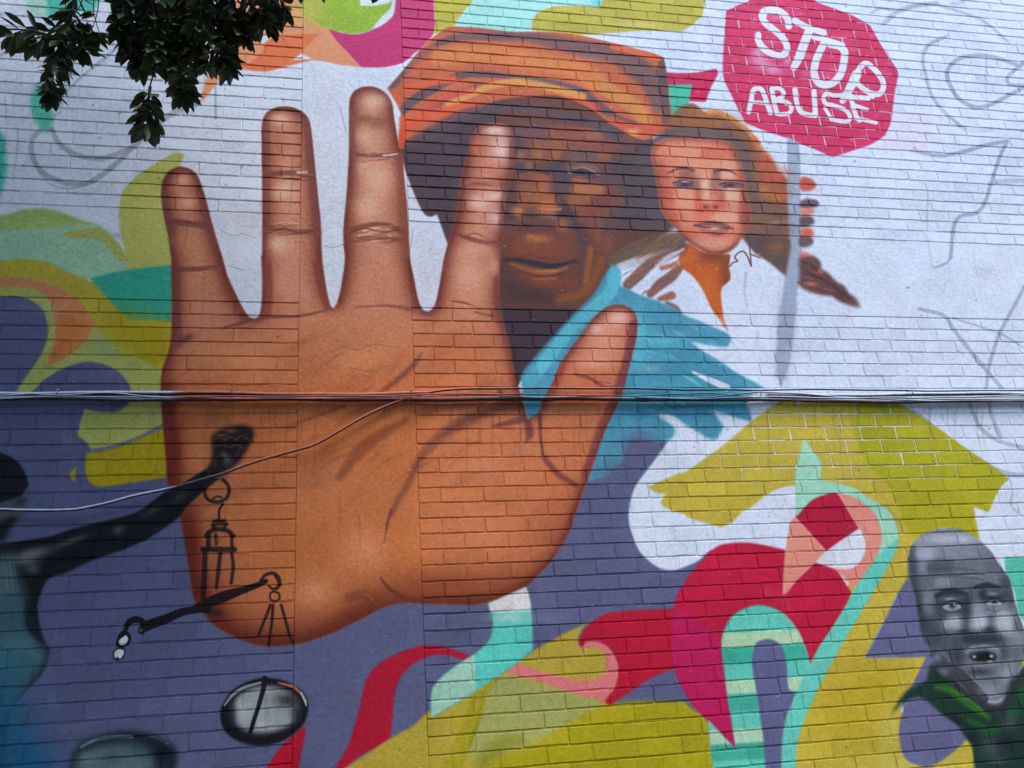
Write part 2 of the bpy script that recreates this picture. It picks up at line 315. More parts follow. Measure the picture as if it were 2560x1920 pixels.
for q in ('M 900,150 1150,120 1400,150', 'M 880,250 1150,225 1450,260', 'M 950,320 1150,310 1350,335'): st(q, [8, 18, 8], (104, 60, 56), 4, .55)
bl('M 2000,1000,130,250', (78, 66, 72), .5)
for q in ('M 1180,1240 1300,1330 1380,1400', 'M 1450,1000 1520,1100 1540,1220', 'M 1560,880 1660,930 1720,1000', 'M 640,1230 560,1300 500,1390', 'M 1180,780 1330,800 1460,785', 'M 560,560 600,620', 'M 1400,1130 1460,1230 1470,1340'): st(q, [6, 16, 6], (70, 48, 54), 4, .6)
bl('N 330,520,90,260', (78, 50, 50), .7)
bl('N 700,280,520,180', (130, 68, 48), .85); bl('N 730,185,150,50 N 640,150,64,26', (176, 102, 58), .85); bl('N 900,370,250,60', (128, 60, 46), .75); bl('N 300,250,120,150', (96, 54, 48), .6)
for x in range(600, 880, 34): st('N %d,%d %d,%d' % (x, 140+random.randint(-20, 20), x+8, 225), 7, (204, 132, 78), 2, .4)
st('N 330,440 500,455 700,500 880,530 1050,505 1180,470', [26, 60, 72, 66, 50, 24], (48, 38, 52), 6, .97)
st('N 370,490 550,560 750,605 900,605 1100,545', [20, 56, 64, 60, 24], (150, 82, 54), 8, .95)
bl('N 850,590,170,20', (186, 120, 60), .7)
bl('N 200,700,90,300 N 900,960,330,70 N 560,900,200,120', (70, 46, 46), .7); bl('N 340,455,50,30 N 1190,470,50,30', (48, 36, 44), .8)
st('N 420,415 600,400 760,430 900,455 1080,440', [14, 44, 50, 46, 16], (104, 54, 50), 7, .75)
st('N 480,590 700,655 880,660 1050,610', 34, (84, 52, 46), 8, .8); st('N 650,690 800,692 960,680', [20, 34, 18], (190, 122, 66), 9, .8)
bl('N 850,740,380,60 N 560,660,120,60', (130, 62, 40), .85); bl('N 420,800,190,170 N 700,880,250,90', (66, 48, 50), .8)
st('N 1270,90 1300,300 1290,500 1275,740', [150, 120, 80, 30], (78, 58, 66), 22, .7)
st('N 1390,320 1360,520 1335,720', 80, (150, 86, 40), 14, .85); st('N 1520,460 1440,680 1280,880 1000,950', 110, (136, 78, 38), 20, .75)
bl('N 1620,250,90,150 N 1480,180,50,120', (134, 82, 66), .7)
fl('N 240,1080* 1240,1085* 1000,1400 700,1680* 380,1680* 330,1300', (58, 45, 55), 6); fl('E 1020,340* 1540,350* 1320,610 1190,765 1130,860* 1085,700 1050,500', (58, 45, 55), 6)
CLIP = None
HAT = fl('B 305,570* 400,460 490,350 560,270 640,210 700,172 900,180 1100,205 1300,205 1500,220 1700,262 1850,300 2020,345 2082,372* 2105,500 2120,650 2152,830* 2050,862 1950,900 1750,800 1600,690 1400,615 1200,620 1000,650 850,720 700,790 560,850 430,930 400,962* 380,900 395,740 350,640', (188, 96, 62), 1.5, keep=True)
CLIP = HAT
DK = (96, 76, 86)
bl('B 1000,200,400,40', (160, 80, 76), .8)
st('B 330,560 480,400 620,290 760,240 950,238 1100,230', 46, DK, 8, .85)
st('B 950,240 1200,240 1400,275 1600,320 1780,350 1900,430 2000,520 2040,700', [30, 60, 90, 110, 120, 150, 150, 60], (104, 78, 84), 16, .85)
st('B 2075,390 2085,600 2100,780', 60, (84, 66, 76), 8, .85)
st('B 640,365 900,345 1200,380 1500,440 1650,520', 120, (208, 124, 68), 22, .9)
st('B 1760,300 1900,330 2050,370', 44, (218, 96, 52), 8, .9)
st('B 560,330 500,420 440,520', 90, (188, 92, 70), 12, .6)
st('B 390,720 480,640 600,570 780,485 950,480 1150,500 1400,540 1560,590 1680,690 1800,770 1950,800', [60, 60, 60, 46, 40, 34, 40, 44, 56, 50, 20], (92, 76, 88), 7, .9)
st('B 570,700 760,600 900,550', 36, (112, 84, 92), 8, .7)
st('B 700,670 850,600 1000,545 1150,525 1400,575 1560,620', [40, 50, 40, 44, 50, 50], (212, 148, 78), 10, .9)
st('B 1700,560 1900,690 1960,770', 100, (196, 130, 70), 14, .9)
st('B 430,560 600,530 740,508', 44, (220, 90, 58), 8, .9); st('B 560,690 700,620 850,580', 40, (208, 82, 66), 8, .85)
st('B 430,800 540,750 700,715 880,690', 66, (216, 88, 58), 12, .9); st('B 1250,640 1450,650 1640,690', 56, (206, 82, 64), 10, .9)
st('B 1560,750 1750,780 1900,825 2120,825', 60, (196, 82, 62), 10, .9); st('B 405,800 398,950', 60, (226, 82, 44), 8, .9); bl('B 1885,850,40,25', (235, 180, 110), .8)
st('B 330,600 360,700 370,800', 60, (214, 92, 60), 8, .8)
CLIP = None
st('B 430,930 600,850 800,740 1000,690 1200,700 1400,735 1600,790 1760,860 1850,950', [60, 90, 80, 60, 60, 60, 60, 70, 40], (84, 68, 80), 14, .8)

# ---- the woman
fl('W 640,390 500,410 380,470 270,540 180,650 150,800 100,900 0,1000 0,1400 100,1500 250,1560 600,1640 700,1300 620,1100 480,850 440,680 530,520 700,470', (80, 68, 74), 6)
fl('C -70,760* 0,692 80,665 130,700 160,722 230,712 330,750 420,830 480,910 530,980 590,1030 620,1090 690,1150* 705,1659* V 1600,330* 1565,480 1560,640* 1450,540 1300,440 1210,330 1100,300* C 0,1100* -70,900*', (128, 84, 62), 3)
bl('W 1000,260,450,110 W 880,160,120,80', (152, 96, 56), .8)
st('W 420,560 560,430 800,400 1100,430 1320,460 1450,560 1530,750 1570,950 1620,1150 1680,1350', 120, (98, 80, 86), 14, .85)
st('W 1060,160 1200,160 1400,270 1560,390 1680,540', 56, (198, 124, 52), 8, .85); st('W 1640,500 1720,640 1800,720 1880,840', 90, (186, 92, 58), 12, .8)
bl('W 1300,340,60,30', (96, 76, 84), .8)
bl('W 1880,960,190,120 W 1930,1190,150,60 W 1750,800,90,90', (192, 86, 60), .85); bl('W 1760,1130,80,70 W 1880,1230,100,50', (166, 112, 52), .8)
bl('W 1800,1430,260,130 W 1650,1250,70,160', (112, 82, 74), .85); st('W 1850,1560 1950,1530 2060,1540', 40, (170, 140, 120), 10, .6)
bl('V 1480,250,150,60', (100, 76, 70), .8)
FACE = fl('W 345,680* 370,590 430,530 560,490 750,480 1000,495 1200,510 1320,540 1380,620 1420,740 1480,850 1510,1000 1520,1150 1560,1300 1590,1450 1560,1560 1500,1660 V 1230,240 1190,310 1140,380 1080,430 1000,457 900,442 800,385 700,315 640,240 560,150 520,90 W 470,1390 440,1200 410,1000 370,820', (212, 128, 104), 2.5, keep=True)
CLIP = FACE
for y0, y1, sg in ((495, 605, ((370, 740, (228, 142, 116)), (750, 1140, (226, 136, 112)), (1150, 1340, (204, 114, 94)))),
    (615, 745, ((340, 570, (226, 142, 116)), (580, 980, (224, 152, 132)), (990, 1390, (214, 110, 90)))),
    (755, 870, ((365, 520, (186, 106, 92)), (520, 780, (216, 138, 116)), (790, 1190, (222, 148, 126)), (1195, 1470, (226, 158, 136)))),
    (885, 1005, ((370, 565, (170, 82, 72)), (580, 700, (204, 128, 118)), (700, 900, (128, 74, 74)), (900, 995, (190, 140, 124)), (1005, 1110, (236, 168, 142)), (1110, 1225, (132, 84, 84)), (1230, 1400, (232, 178, 166)), (1410, 1510, (214, 124, 98)))),
    (1015, 1125, ((420, 640, (204, 108, 88)), (640, 870, (150, 96, 92)), (870, 970, (128, 92, 92)), (978, 1085, (242, 208, 184)), (1085, 1230, (132, 98, 94)), (1230, 1510, (170, 104, 96)))),
    (1140, 1275, ((450, 630, (194, 94, 82)), (650, 900, (232, 154, 132)), (900, 1000, (172, 82, 72)), (1000, 1090, (238, 184, 162)), (1095, 1200, (204, 118, 104)), (1200, 1285, (148, 92, 88)), (1290, 1480, (238, 190, 168)), (1490, 1630, (172, 72, 68)))),
    (1285, 1410, ((480, 640, (204, 98, 84)), (640, 890, (228, 152, 132)), (900, 1000, (206, 86, 70)), (1000, 1300, (194, 84, 74)), (1310, 1455, (196, 142, 126)), (1460, 1600, (160, 72, 74)))),
    (1420, 1560, ((500, 700, (204, 84, 64)), (700, 900, (226, 150, 134)), (900, 1100, (224, 116, 96)), (1105, 1450, (232, 168, 148)), (1460, 1570, (136, 72, 78))))):
    rows('W', y0, y1, sg, 6, .85)
put((slice(0, CH), slice(0, CW)), np.full((CH, CW), .20, np.float32), (196, 104, 66)); bl('W 480,1100,130,420 W 620,1500,150,120', (172, 86, 60), .55); bl('W 1560,1300,110,300', (150, 74, 62), .6)
put((slice(0, CH), slice(0, CW)), np.clip((1-blur(FACE, 9))*1.6, 0, .85), (118, 60, 52))
st('W 560,910 680,866 780,858 880,890', [14, 30, 36, 24], (84, 58, 64), 5, .95); st('W 1140,895 1250,880 1350,900 1415,940', [34, 28, 20, 12], (84, 58, 64), 5, .95)
fl('W 635,1050 740,1018 862,1040 870,1092 745,1112 655,1085', (92, 76, 84), 4); bl('W 770,1062,46,24', (40, 34, 42), .85); st('W 735,1022 835,1026', 16, (236, 220, 214), 2, .9); st('W 620,1040 740,1012 870,1035', 14, (56, 42, 50), 2, .8)
fl('W 1210,1064 1300,1042 1450,1058 1515,1082 1400,1108 1260,1108', (92, 72, 82), 4); bl('W 1340,1070,46,22', (40, 32, 42), .85); st('W 1200,1062 1300,1036 1450,1052 1530,1078', 14, (56, 42, 50), 2, .8); bl('W 755,1122,90,16 W 1330,1122,100,16', (234, 176, 162), .85)
bl('W 1072,1262,70,44', (234, 152, 126), .8); bl('W 1025,1345,36,24 W 1155,1345,32,22', (84, 44, 48), .95); st('W 960,1330 940,1380 1000,1400', 14, (150, 60, 56), 4, .6)
fl('V 785,215 860,190 945,175 1030,192 1105,238 1030,226 945,216 880,216', (128, 78, 78), 2); fl('V 835,236 945,233 1075,240 1040,282 968,302 880,280', (176, 98, 92), 2)
st('V 775,213 870,226 960,231 1060,236 1115,241', [6, 12, 12, 10, 5], (76, 48, 54), 2, .95); bl('V 960,238,50,10', (238, 196, 186), .85); bl('V 985,292,50,9', (92, 60, 60), .7)
bl('V 950,360,160,42', (208, 150, 126), .85); bl('V 720,300,90,50', (178, 84, 66), .7); st('V 690,320 800,405 920,458 1060,445 1150,380', 60, (118, 66, 54), 10, .75)
CLIP = None
NECK = fl('V 690,380* 760,365 850,430 1000,455 1092,455* 1080,560 1090,660 1020,740 1018,850 1040,1000 1078,1112* 1000,1000 930,900 860,750 780,640 690,570 660,510', (186, 88, 36), 2, keep=True)
CLIP = NECK
bl('V 940,470,170,60 V 1060,560,60,120', (116, 58, 36), .85); bl('V 1060,680,50,60', (130, 58, 36), .8); bl('V 760,460,80,70 V 900,720,70,90', (200, 102, 46), .7)
bl('V 1030,1040,50,70', (225, 170, 150), .6)
CLIP = None
fl('V 110,510 250,400 450,330 690,300 730,390 560,445 400,480 250,540', (94, 72, 64), 9, .9)
for s, w, c in (('V 120,510 300,405 480,350 660,330', 120, (104, 80, 70)), ('V 160,560 280,510 420,455', [60, 50, 20], (198, 196, 216)), ('V 235,710 330,620 430,530 600,455 700,415', [90, 96, 90, 70, 50], (108, 68, 58)),
                ('V 480,545 580,475 700,412', [40, 44, 20], (200, 196, 216)), ('V 280,765 400,690 490,625', [50, 56, 20], (196, 202, 222)), ('V 420,790 500,710 600,640 665,575', [60, 90, 90, 60], (112, 66, 58)),
                ('V 520,570 640,540', 40, (160, 88, 64)), ('V 500,830 600,800', [40, 70], (138, 78, 58)), ('V 560,860 640,905 665,935', [30, 40, 26], (112, 78, 78))):
    st(s, w, c, 9, .85)
for i in range(26):
    x = random.uniform(150, 640); y = random.uniform(340, 800); L_ = random.uniform(60, 150)
    if abs(y-(900-.75*x)) < 260: st('V %d,%d %d,%d %d,%d' % (x, y, x+L_*.5, y-L_*.36, x+L_, y-L_*.62), [4, random.uniform(10, 26), 4], random.choice(((74, 52, 54), (126, 84, 66), (96, 66, 60), (160, 100, 76))), 4, .55)
bl('V 430,420,120,30,-25', (128, 102, 66), .6)
fl('V 1215,300 1290,430 1400,505 1545,625* 1580,500 1590,330* 1400,300', (92, 72, 70), 4); bl('V 1480,400,90,60', (128, 88, 54), .8); bl('V 1340,330,70,50', (70, 58, 66), .7)
fl('V 1680,478 1790,470 1850,525 1850,572 1915,615 1972,675 2050,725 2085,780 2135,818 2180,900* 2085,880 2010,852 1945,808 1850,796 1675,722 1675,600', (96, 62, 62), 5)
bl('V 2020,800,40,30 V 2095,845,30,22', (80, 54, 58), .8)
bl('V 1760,705,60,22 V 1840,600,40,22', (205, 116, 104), .8); bl('V 1740,550,60,50', (98, 78, 70), .7); st('V 1655,690 1800,742 1960,792', 12, (104, 58, 62), 2, .9)
bl('V 2130,860,50,40,40', (120, 92, 92), .6)
for q in ('V 1700,520 1790,560 1840,620', 'V 1720,600 1830,650 1920,700', 'V 1850,660 1960,720 2040,780', 'V 1960,740 2060,800 2140,860'): st(q, [8, 26, 8], (70, 46, 52), 5, .7)
for q in ('V 1690,640 1780,660', 'V 1880,740 1960,760', 'V 1770,500 1820,540'): st(q, 14, (150, 96, 84), 4, .6)
fl('C 778,1145 840,1148 876,1190 850,1222 778,1222', (190, 86, 72), 3); fl('C 778,1290 850,1280 895,1305 860,1335 778,1335', (104, 78, 82), 3); fl('C 778,1345 862,1345 850,1375 778,1380', (208, 116, 98), 4)
fl('C 775,1395 845,1395 862,1430 820,1455 775,1450', (98, 74, 80), 3); fl('C 785,1470 845,1470 855,1520 785,1530', (198, 94, 76), 4); fl('C 770,1525 840,1525 858,1560 810,1590 770,1580', (98, 78, 82), 3); bl('C 800,1640,32,22', (208, 96, 76), .85)
st('V 1085,555 1120,522 1152,512 1130,482 1160,442 1200,430 1230,462 1265,552', 13, (104, 58, 58), 2, .9); st('V 1268,555 1250,350', 12, (104, 58, 58), 2, .9); st('V 1255,450 1340,485', 11, (104, 58, 58), 2, .85)

# ---- teal shirt
SHIRT = fl('E 1750,50* 1802,95 1800,190* 1900,240 2050,292 2212,366 V 680,952 820,1010 960,1070 1080,1130 1095,1180 1060,1232* 960,1222 760,1187* 850,1260 1000,1350 1150,1450 1300,1530 1385,1582* F 480,880 430,950 470,1062* 400,1050 200,985* 285,1100* 220,1180 100,1122 0,1062 E 2212,1075 2130,1022 2050,1022 2140,1090 2152,1140 2110,1187 2020,1192 1900,1172 1850,1205 1800,1330 1680,1425 1600,1450* 1250,1050* 1205,1057* 1182,950* 1165,800 1182,740 1300,600 1480,400 1630,250 1700,130', (70, 142, 172), 3, keep=True)
CLIP = SHIRT
st('E 1765,110 1750,210 1650,320 1500,450 1350,640 1230,790', 84, (88, 180, 200), 12, .85); st('E 1700,140 1600,290 1450,430 1250,660', 26, (62, 128, 160), 6, .7)
bl('V 330,1150,70,220 V 520,1180,160,60', (94, 184, 200), .75); bl('V 700,1080,230,50 V 700,1300,260,60 V 560,1480,260,60 V 250,760,80,50', (62, 132, 164), .7); bl('E 1230,790,60,60', (70, 145, 178), .8)
bl('V 430,1410,70,30', (140, 172, 176), .6); bl('E 1760,1280,150,140 E 1650,1380,120,80', (72, 132, 152), .7)
for i in range(90):
    x = random.uniform(150, 1300); y = random.uniform(950, 1900); L_ = random.uniform(60, 220)
    st('V %d,%d %d,%d %d,%d' % (x, y, x+L_*.5, y+L_*.26, x+L_, y+L_*.6), [6, random.uniform(14, 40), 6], random.choice(((92, 172, 192), (58, 124, 156), (82, 156, 184), (66, 136, 164), (110, 186, 200))), 5, random.uniform(.2, .5))
CLIP = None
for i in range(26):
    t = random.random(); x = 1095*t+700*(1-t)+random.uniform(-60, 60); y = 1180*t+960*(1-t)+random.uniform(-10, 60)
    st('V %d,%d %d,%d' % (x, y, x+random.uniform(30, 80), y+random.uniform(15, 45)), [8, random.uniform(8, 18), 2], (86, 156, 182), 6, .5)
st('V 780,1442 900,1500 1060,1572', [20, 46, 60], (205, 212, 228), 4, .95); bl('E 1930,1200,120,70', PURPLE, .8); bl('E 1750,1380,110,60', PURPLE, .5)

# ---- the great hand
HO = ('D 1085,1490 1070,1300 1052,1100 1040,950 1035,830 1047,720 1082,630 1105,500 1110,300 1105,100 1105,0 A 1100,1640 1085,1520 1055,1380 1038,1250 1050,1160 1090,1100 1150,1075 1210,1085 1260,1120 1288,1180 1320,1280 1350,1400 1390,1540 1425,1650 '
      'D 1460,130 1510,240 1560,340 1600,392 1640,405 1670,380 1685,300 1690,150 1683,0 A 1688,1640 1690,1450 1690,1200 1686,900 1690,780 1720,722 1790,690 1870,690 1940,720 1985,775 2005,900 2020,1050 2040,1250 2060,1450 2067,1650 '
      'D 2090,180 2115,300 2140,337 2165,310 2190,230 2212,100 E 25,120 35,0 B 28,1600 25,1480 45,1250 60,1000 62,750 66,640 92,590 150,562 230,565 290,600 330,660 345,760 370,900 400,1000 405,1100 425,1300 435,1450 445,1650 '
      'E 470,130 500,280 530,345 570,357 610,320 640,200 665,50 675,0 B 685,1610 700,1550 740,1430 765,1300 775,1180 800,1080 830,960 850,870 900,810 960,792 1040,795 1100,830 1117,900 1112,1000 1120,1080 1080,1200 1060,1300 1045,1400 1050,1500 1030,1600 '
      'E 1025,50 1025,300 1050,430 1085,560 1110,700 1140,830 1180,950 1205,1055* 1280,1000 1310,920 1360,830 1420,690 1490,590 1570,480 1640,390 1720,330 1800,315 1870,340 1907,400 1907,500 1880,620 1850,740 1820,860 1770,980 1720,1080 1680,1180 1650,1270 1610,1380 1570,1490 1540,1570 1520,1650 '
      'H 1510,20 1490,100 1440,200 1370,310 1280,410 1180,500 1060,560 950,590 850,608 700,605 540,600 400,595 290,620 150,690 0,765 G 2100,802 1950,852 1800,872 1680,872 1550,832 1400,752 1310,660 1250,570 1225,420 1195,230 1160,60')
HAND = fl(HO, (186, 108, 70), 1.6, keep=True)
CLIP = HAND
# skin colour: pinker fingers, ochre palm, deep red heel
fs = np.clip((960-PY)/260, 0, 1)
ALL = (slice(0, CH), slice(0, CW))
put(ALL, fs*.55, (182, 122, 102))
bl('D 1600,1150,450,260 E 200,1150,350,280 H 300,250,400,300 G 1900,250,350,300', (178, 98, 48), .8)
bl('E 1000,1400,350,250 H 800,200,350,200', (184, 106, 66), .7)
core = np.clip((blur(HAND, 22)-.80)*5, 0, 1)
put(ALL, core*fs*.55, (206, 148, 126))
core = np.clip((blur(HAND, 60)-.80)*5, 0, 1)
put(ALL, core*(1-fs)*.35, (204, 122, 70)); del core
put(ALL, np.clip((1.0-blur(HAND, 22))*1.7, 0, .82)*fs, (120, 60, 54))
put(ALL, np.clip((1.0-blur(HAND, 10))*2.2, 0, .95), (104, 42, 36))
lowm = np.clip((PY-1150)/420, 0, 1)
put(ALL, np.clip((1.0-blur(HAND, 40))*1.75, 0, .86)*lowm, (96, 38, 20))
del fs, lowm
CR = (116, 60, 58)
# ring finger
bl('A 1800,770,70,50 A 1830,1230,80,60 A 1790,1570,70,70', (226, 176, 156), .9); bl('A 1780,900,60,90', (180, 110, 78), .7)
st('A 1960,770 1985,900 2000,1100 2020,1300 2042,1500', 46, (122, 68, 66), 10, .75); st('A 1712,800 1712,1100 1712,1400', 40, (128, 70, 64), 10, .7)
st('A 1690,1130 1800,1112 1920,1118 2020,1142', [30, 34, 30, 24], CR, 6, .85); st('A 1915,1108 1970,1108', 14, (226, 205, 205), 3, .85)
st('A 1690,1465 1800,1485 1950,1490 2055,1505', [40, 40, 30, 40], (130, 66, 60), 8, .8); bl('A 1880,1500,60,10 A 1860,1400,70,60', (206, 140, 118), .7)
# little finger
bl('A 1180,1160,60,50 A 1210,1300,60,50', (216, 154, 130), .9); st('A 1062,1250 1080,1400 1115,1560', 44, (116, 68, 68), 10, .75); st('A 1300,1300 1345,1460 1390,1600', 40, (116, 68, 68), 10, .7)
st('A 1080,1415 1180,1435 1300,1448 1355,1480', [30, 40, 40, 30], CR, 8, .85); bl('A 1210,1560,90,70 D 1290,200,80,110', (194, 126, 88), .8)
st('D 1140,85 1300,78 1430,58', [30, 24, 12], (120, 62, 56), 6, .85); st('D 1125,100 1132,400 1145,560', 60, (116, 58, 62), 12, .7); st('D 1480,200 1540,330 1570,400', 60, (126, 60, 54), 12, .6)
bl('D 1200,530,60,25,-20', (88, 52, 54), .8)
st('D 1440,460 1550,432 1640,404 1800,392 1900,390 2000,372 2140,338', [10, 26, 20, 18, 16, 18, 10], (122, 60, 58), 5, .8)
# ring finger base
bl('D 1820,150,100,140 D 1960,260,40,60', (202, 136, 112), .75); st('D 1722,50 1730,200 1720,360', 50, (136, 62, 54), 12, .75); st('D 2035,50 2065,200 2105,320', 50, (130, 62, 56), 12, .75)
# middle finger
bl('B 220,650,95,60 B 170,880,80,70', (226, 182, 162), .75); bl('B 150,765,110,26 B 250,800,80,40', (136, 82, 66), .8); bl('B 240,880,80,60', (196, 138, 104), .7)
st('B 78,992 200,1002 372,992', [20, 24, 24], (112, 58, 52), 5, .85); st('B 280,1000 368,992', 12, (236, 212, 208), 2, .9)
bl('B 240,1150,110,110 B 160,1080,50,50 B 180,1330,90,90', (226, 172, 148), .85); st('B 395,1000 412,1300 428,1640', 50, (148, 76, 58), 10, .7); st('B 72,720 78,900 88,1000', 34, (128, 74, 62), 8, .7)
st('B 40,1490 150,1455 250,1440 330,1455 420,1505', [40, 30, 26, 30, 40], (120, 62, 52), 7, .8); st('B 40,1555 220,1532 420,1545', 28, (126, 62, 50), 6, .75)
st('B 150,1482 260,1460', 16, (228, 176, 154), 3, .8); st('B 200,1552 320,1546', 12, (222, 170, 150), 3, .7); bl('E 230,160,120,120', (194, 126, 96), .8)
# index finger
bl('B 1000,838,90,36 B 1040,960,60,90', (238, 200, 196), .85); bl('B 880,950,50,80 B 960,1080,90,50', (196, 112, 86), .7); bl('B 900,1185,130,30', (146, 74, 66), .8)
bl('B 1000,1260,80,46 B 890,1300,70,40 B 1000,1400,56,70', (226, 182, 180), .8); st('B 1110,930 1105,1080 1060,1250 1040,1450', 40, (120, 66, 64), 10, .7)
st('B 745,1500 850,1540 950,1562 1030,1560', [20, 30, 30, 20], (118, 52, 48), 6, .85); bl('B 870,1610,110,50 E 830,120,120,130 E 990,60,50,90', (210, 154, 130), .75)
st('E 1010,150 1022,300 1055,450 1090,600', 50, (118, 62, 56), 10, .7)
st('E 720,290 800,302 905,345', [10, 16, 10], (120, 58, 48), 4, .8); st('E 870,362 985,388', 18, (126, 62, 54), 5, .6); st('E 690,300 780,312 880,330', 14, (226, 142, 108), 5, .6)
st('E 100,330 300,320 480,345', [10, 14, 30], (126, 64, 56), 6, .7); st('E 480,300 560,372 640,330', 30, (116, 58, 66), 6, .7)
# thumb
bl('E 1790,400,90,60 E 1660,470,60,40', (234, 176, 160), .9); bl('E 1700,560,140,90 E 1650,680,140,50', (222, 148, 126), .85)
st('E 1885,440 1862,600 1825,750 1790,850', 56, (122, 56, 66), 12, .8); st('E 1500,758 1600,780 1700,842 1800,836', [12, 18, 22, 16], (124, 58, 54), 4, .85)
st('E 1790,900 1725,1020 1660,1200 1590,1400', 70, (120, 56, 52), 14, .8); bl('E 1430,1130,150,100 E 1650,950,60,80', (190, 110, 70), .7); st('E 1430,700 1370,850 1300,960', 50, (150, 62, 44), 10, .7)
# palm lines and lights
st('E 1160,940 1000,980 850,1040 700,1120 600,1200 500,1330 430,1480 380,1560 330,1659', [80, 60, 66, 60, 56, 44, 36, 30, 24], (104, 50, 44), 22, .72); st('H 330,0 302,100 285,212', [22, 18, 6], (112, 56, 44), 4, .85)
st('E 1205,1042 1060,1078 980,1095', [50, 34, 16], (106, 54, 54), 7, .75); st('E 1205,1060 1220,1140 1200,1190', [40, 56, 14], (86, 44, 52), 12, .7); st('E 1285,1020 1290,1150 1302,1280', [26, 20, 14], (100, 52, 56), 5, .8)
st('E 1315,1300 1400,1400 1520,1475', 36, (108, 48, 44), 10, .75); bl('H 860,90,260,130', (210, 128, 92), .6); bl('E 720,1480,200,140', (206, 122, 78), .5); st('E 525,625 480,692 400,770 300,850 250,880', [12, 34, 34, 28, 10], (104, 54, 46), 14, .72)
st('E 0,1420 110,1270 260,1150 420,1060', [50, 80, 70, 40], (120, 60, 34), 18, .65); st('E 0,1060 150,990 300,950', 50, (146, 80, 44), 16, .5); st('D 1850,1095 2000,1042 2212,965', 22, (128, 68, 46), 6, .6); st('E 560,1000 700,960 900,940', 70, (136, 66, 44), 16, .5)
bl('D 1500,650,260,100 D 1650,760,200,70 E 100,650,190,90', (210, 134, 94), .75); bl('E 750,620,220,130', (190, 104, 64), .7); bl('H 900,200,220,100 E 950,1350,200,100', (206, 124, 86), .75); bl('H 150,250,170,150 G 2020,520,130,110', (212, 136, 96), .8)
bl('H 700,480,320,70 H 300,560,150,60', (128, 60, 34), .7); st('H 262,440 320,510 400,560 470,590', [14, 26, 30, 20], (98, 50, 38), 6, .8); st('H 140,540 190,553 214,582', 9, (205, 134, 94), 2, .9); st('H 60,560 140,545 200,585 250,600', 60, (110, 54, 32), 14, .5)
bl('D 1110,1300,80,260 G 1220,250,70,240', (120, 40, 24), .85); bl('D 1085,1000,46,220', (118, 50, 38), .8); bl('G 1350,650,90,110,40', (118, 46, 20), .7); bl('D 1250,1290,110,140', (190, 118, 76), .6)
for i in range(46):
    x = random.uniform(1150, 2200); y = random.uniform(520, 1500)
    bl('D %d,%d,%d,%d,%d' % (x, y, random.uniform(60, 190), random.uniform(18, 44), random.uniform(-40, -10)), random.choice(((198, 124, 88), (150, 84, 50), (186, 112, 84), (160, 96, 70))), random.uniform(.18, .4))
for i in range(40):
    x = random.uniform(-300, 1500); y = random.uniform(400, 1900)
    bl('E %d,%d,%d,%d,%d' % (x, y, random.uniform(60, 190), random.uniform(18, 50), random.uniform(-60, -20)), random.choice(((196, 120, 84), (148, 80, 46), (188, 116, 88), (156, 90, 66))), random.uniform(.18, .4))
bl('D 1105,1300,70,280 G 1215,230,62,260 G 1290,520,60,110', (104, 34, 18), .9); bl('D 1085,1000,42,240', (112, 46, 34), .85); bl('G 1400,700,120,70,35 G 1600,820,200,34', (104, 40, 18), .75); bl('H 60,690,200,60,-28 H 800,570,320,34', (104, 44, 22), .7)
st('B 60,1500 160,1470 260,1492 380,1478', 9, (96, 48, 42), 3, .7); st('B 120,1515 240,1500 330,1520', 8, (232, 182, 160), 3, .7); st('A 1720,1500 1830,1470 1930,1500 2030,1478', 9, (96, 48, 44), 3, .7); st('A 1760,1440 1860,1430 1960,1455', 8, (222, 168, 146), 3, .6)
for fx, fy, wd in (('B', 1000, 320), ('B', 1480, 380), ('B', 1545, 380), ('A', 1125, 330), ('A', 1480, 360)):
    x0 = 60 if fx == 'B' else 1700
    for i in range(9):
        x = x0+random.uniform(0, wd*.6); y = fy+random.uniform(-36, 36); L_ = random.uniform(60, 150)
        st('%s %d,%d %d,%d %d,%d' % (fx, x, y, x+L_*.5, y+random.uniform(-10, 10), x+L_, y+random.uniform(-14, 14)), [3, random.uniform(5, 9), 3], random.choice(((94, 48, 42), (110, 58, 50), (224, 172, 150))), 3, random.uniform(.35, .6))
for q in ('B 780,1535 860,1500 960,1540', 'B 790,1200 880,1180 980,1195', 'A 1090,1440 1180,1420 1300,1460', 'D 1150,100 1280,95 1400,80', 'E 1520,770 1620,800 1740,820'): st(q, [4, 10, 4], (98, 50, 46), 4, .6)
for i in range(16):
    x = random.uniform(-200, 900); y = random.uniform(600, 1500); L_ = random.uniform(100, 300)
    st('E %d,%d %d,%d %d,%d' % (x, y, x+L_*.5, y-L_*.42, x+L_, y-L_*.62), [4, random.uniform(8, 22), 4], (128, 66, 40), 10, .3)
CLIP = None
st('D 1105,50 1108,400 1100,560 1050,720', 10, (150, 60, 44), 3, .5); st('E 1640,1290 1560,1520 1515,1650', 10, (176, 56, 44), 3, .6)
st('B 398,760 392,940', 36, (222, 80, 44), 5, .7)

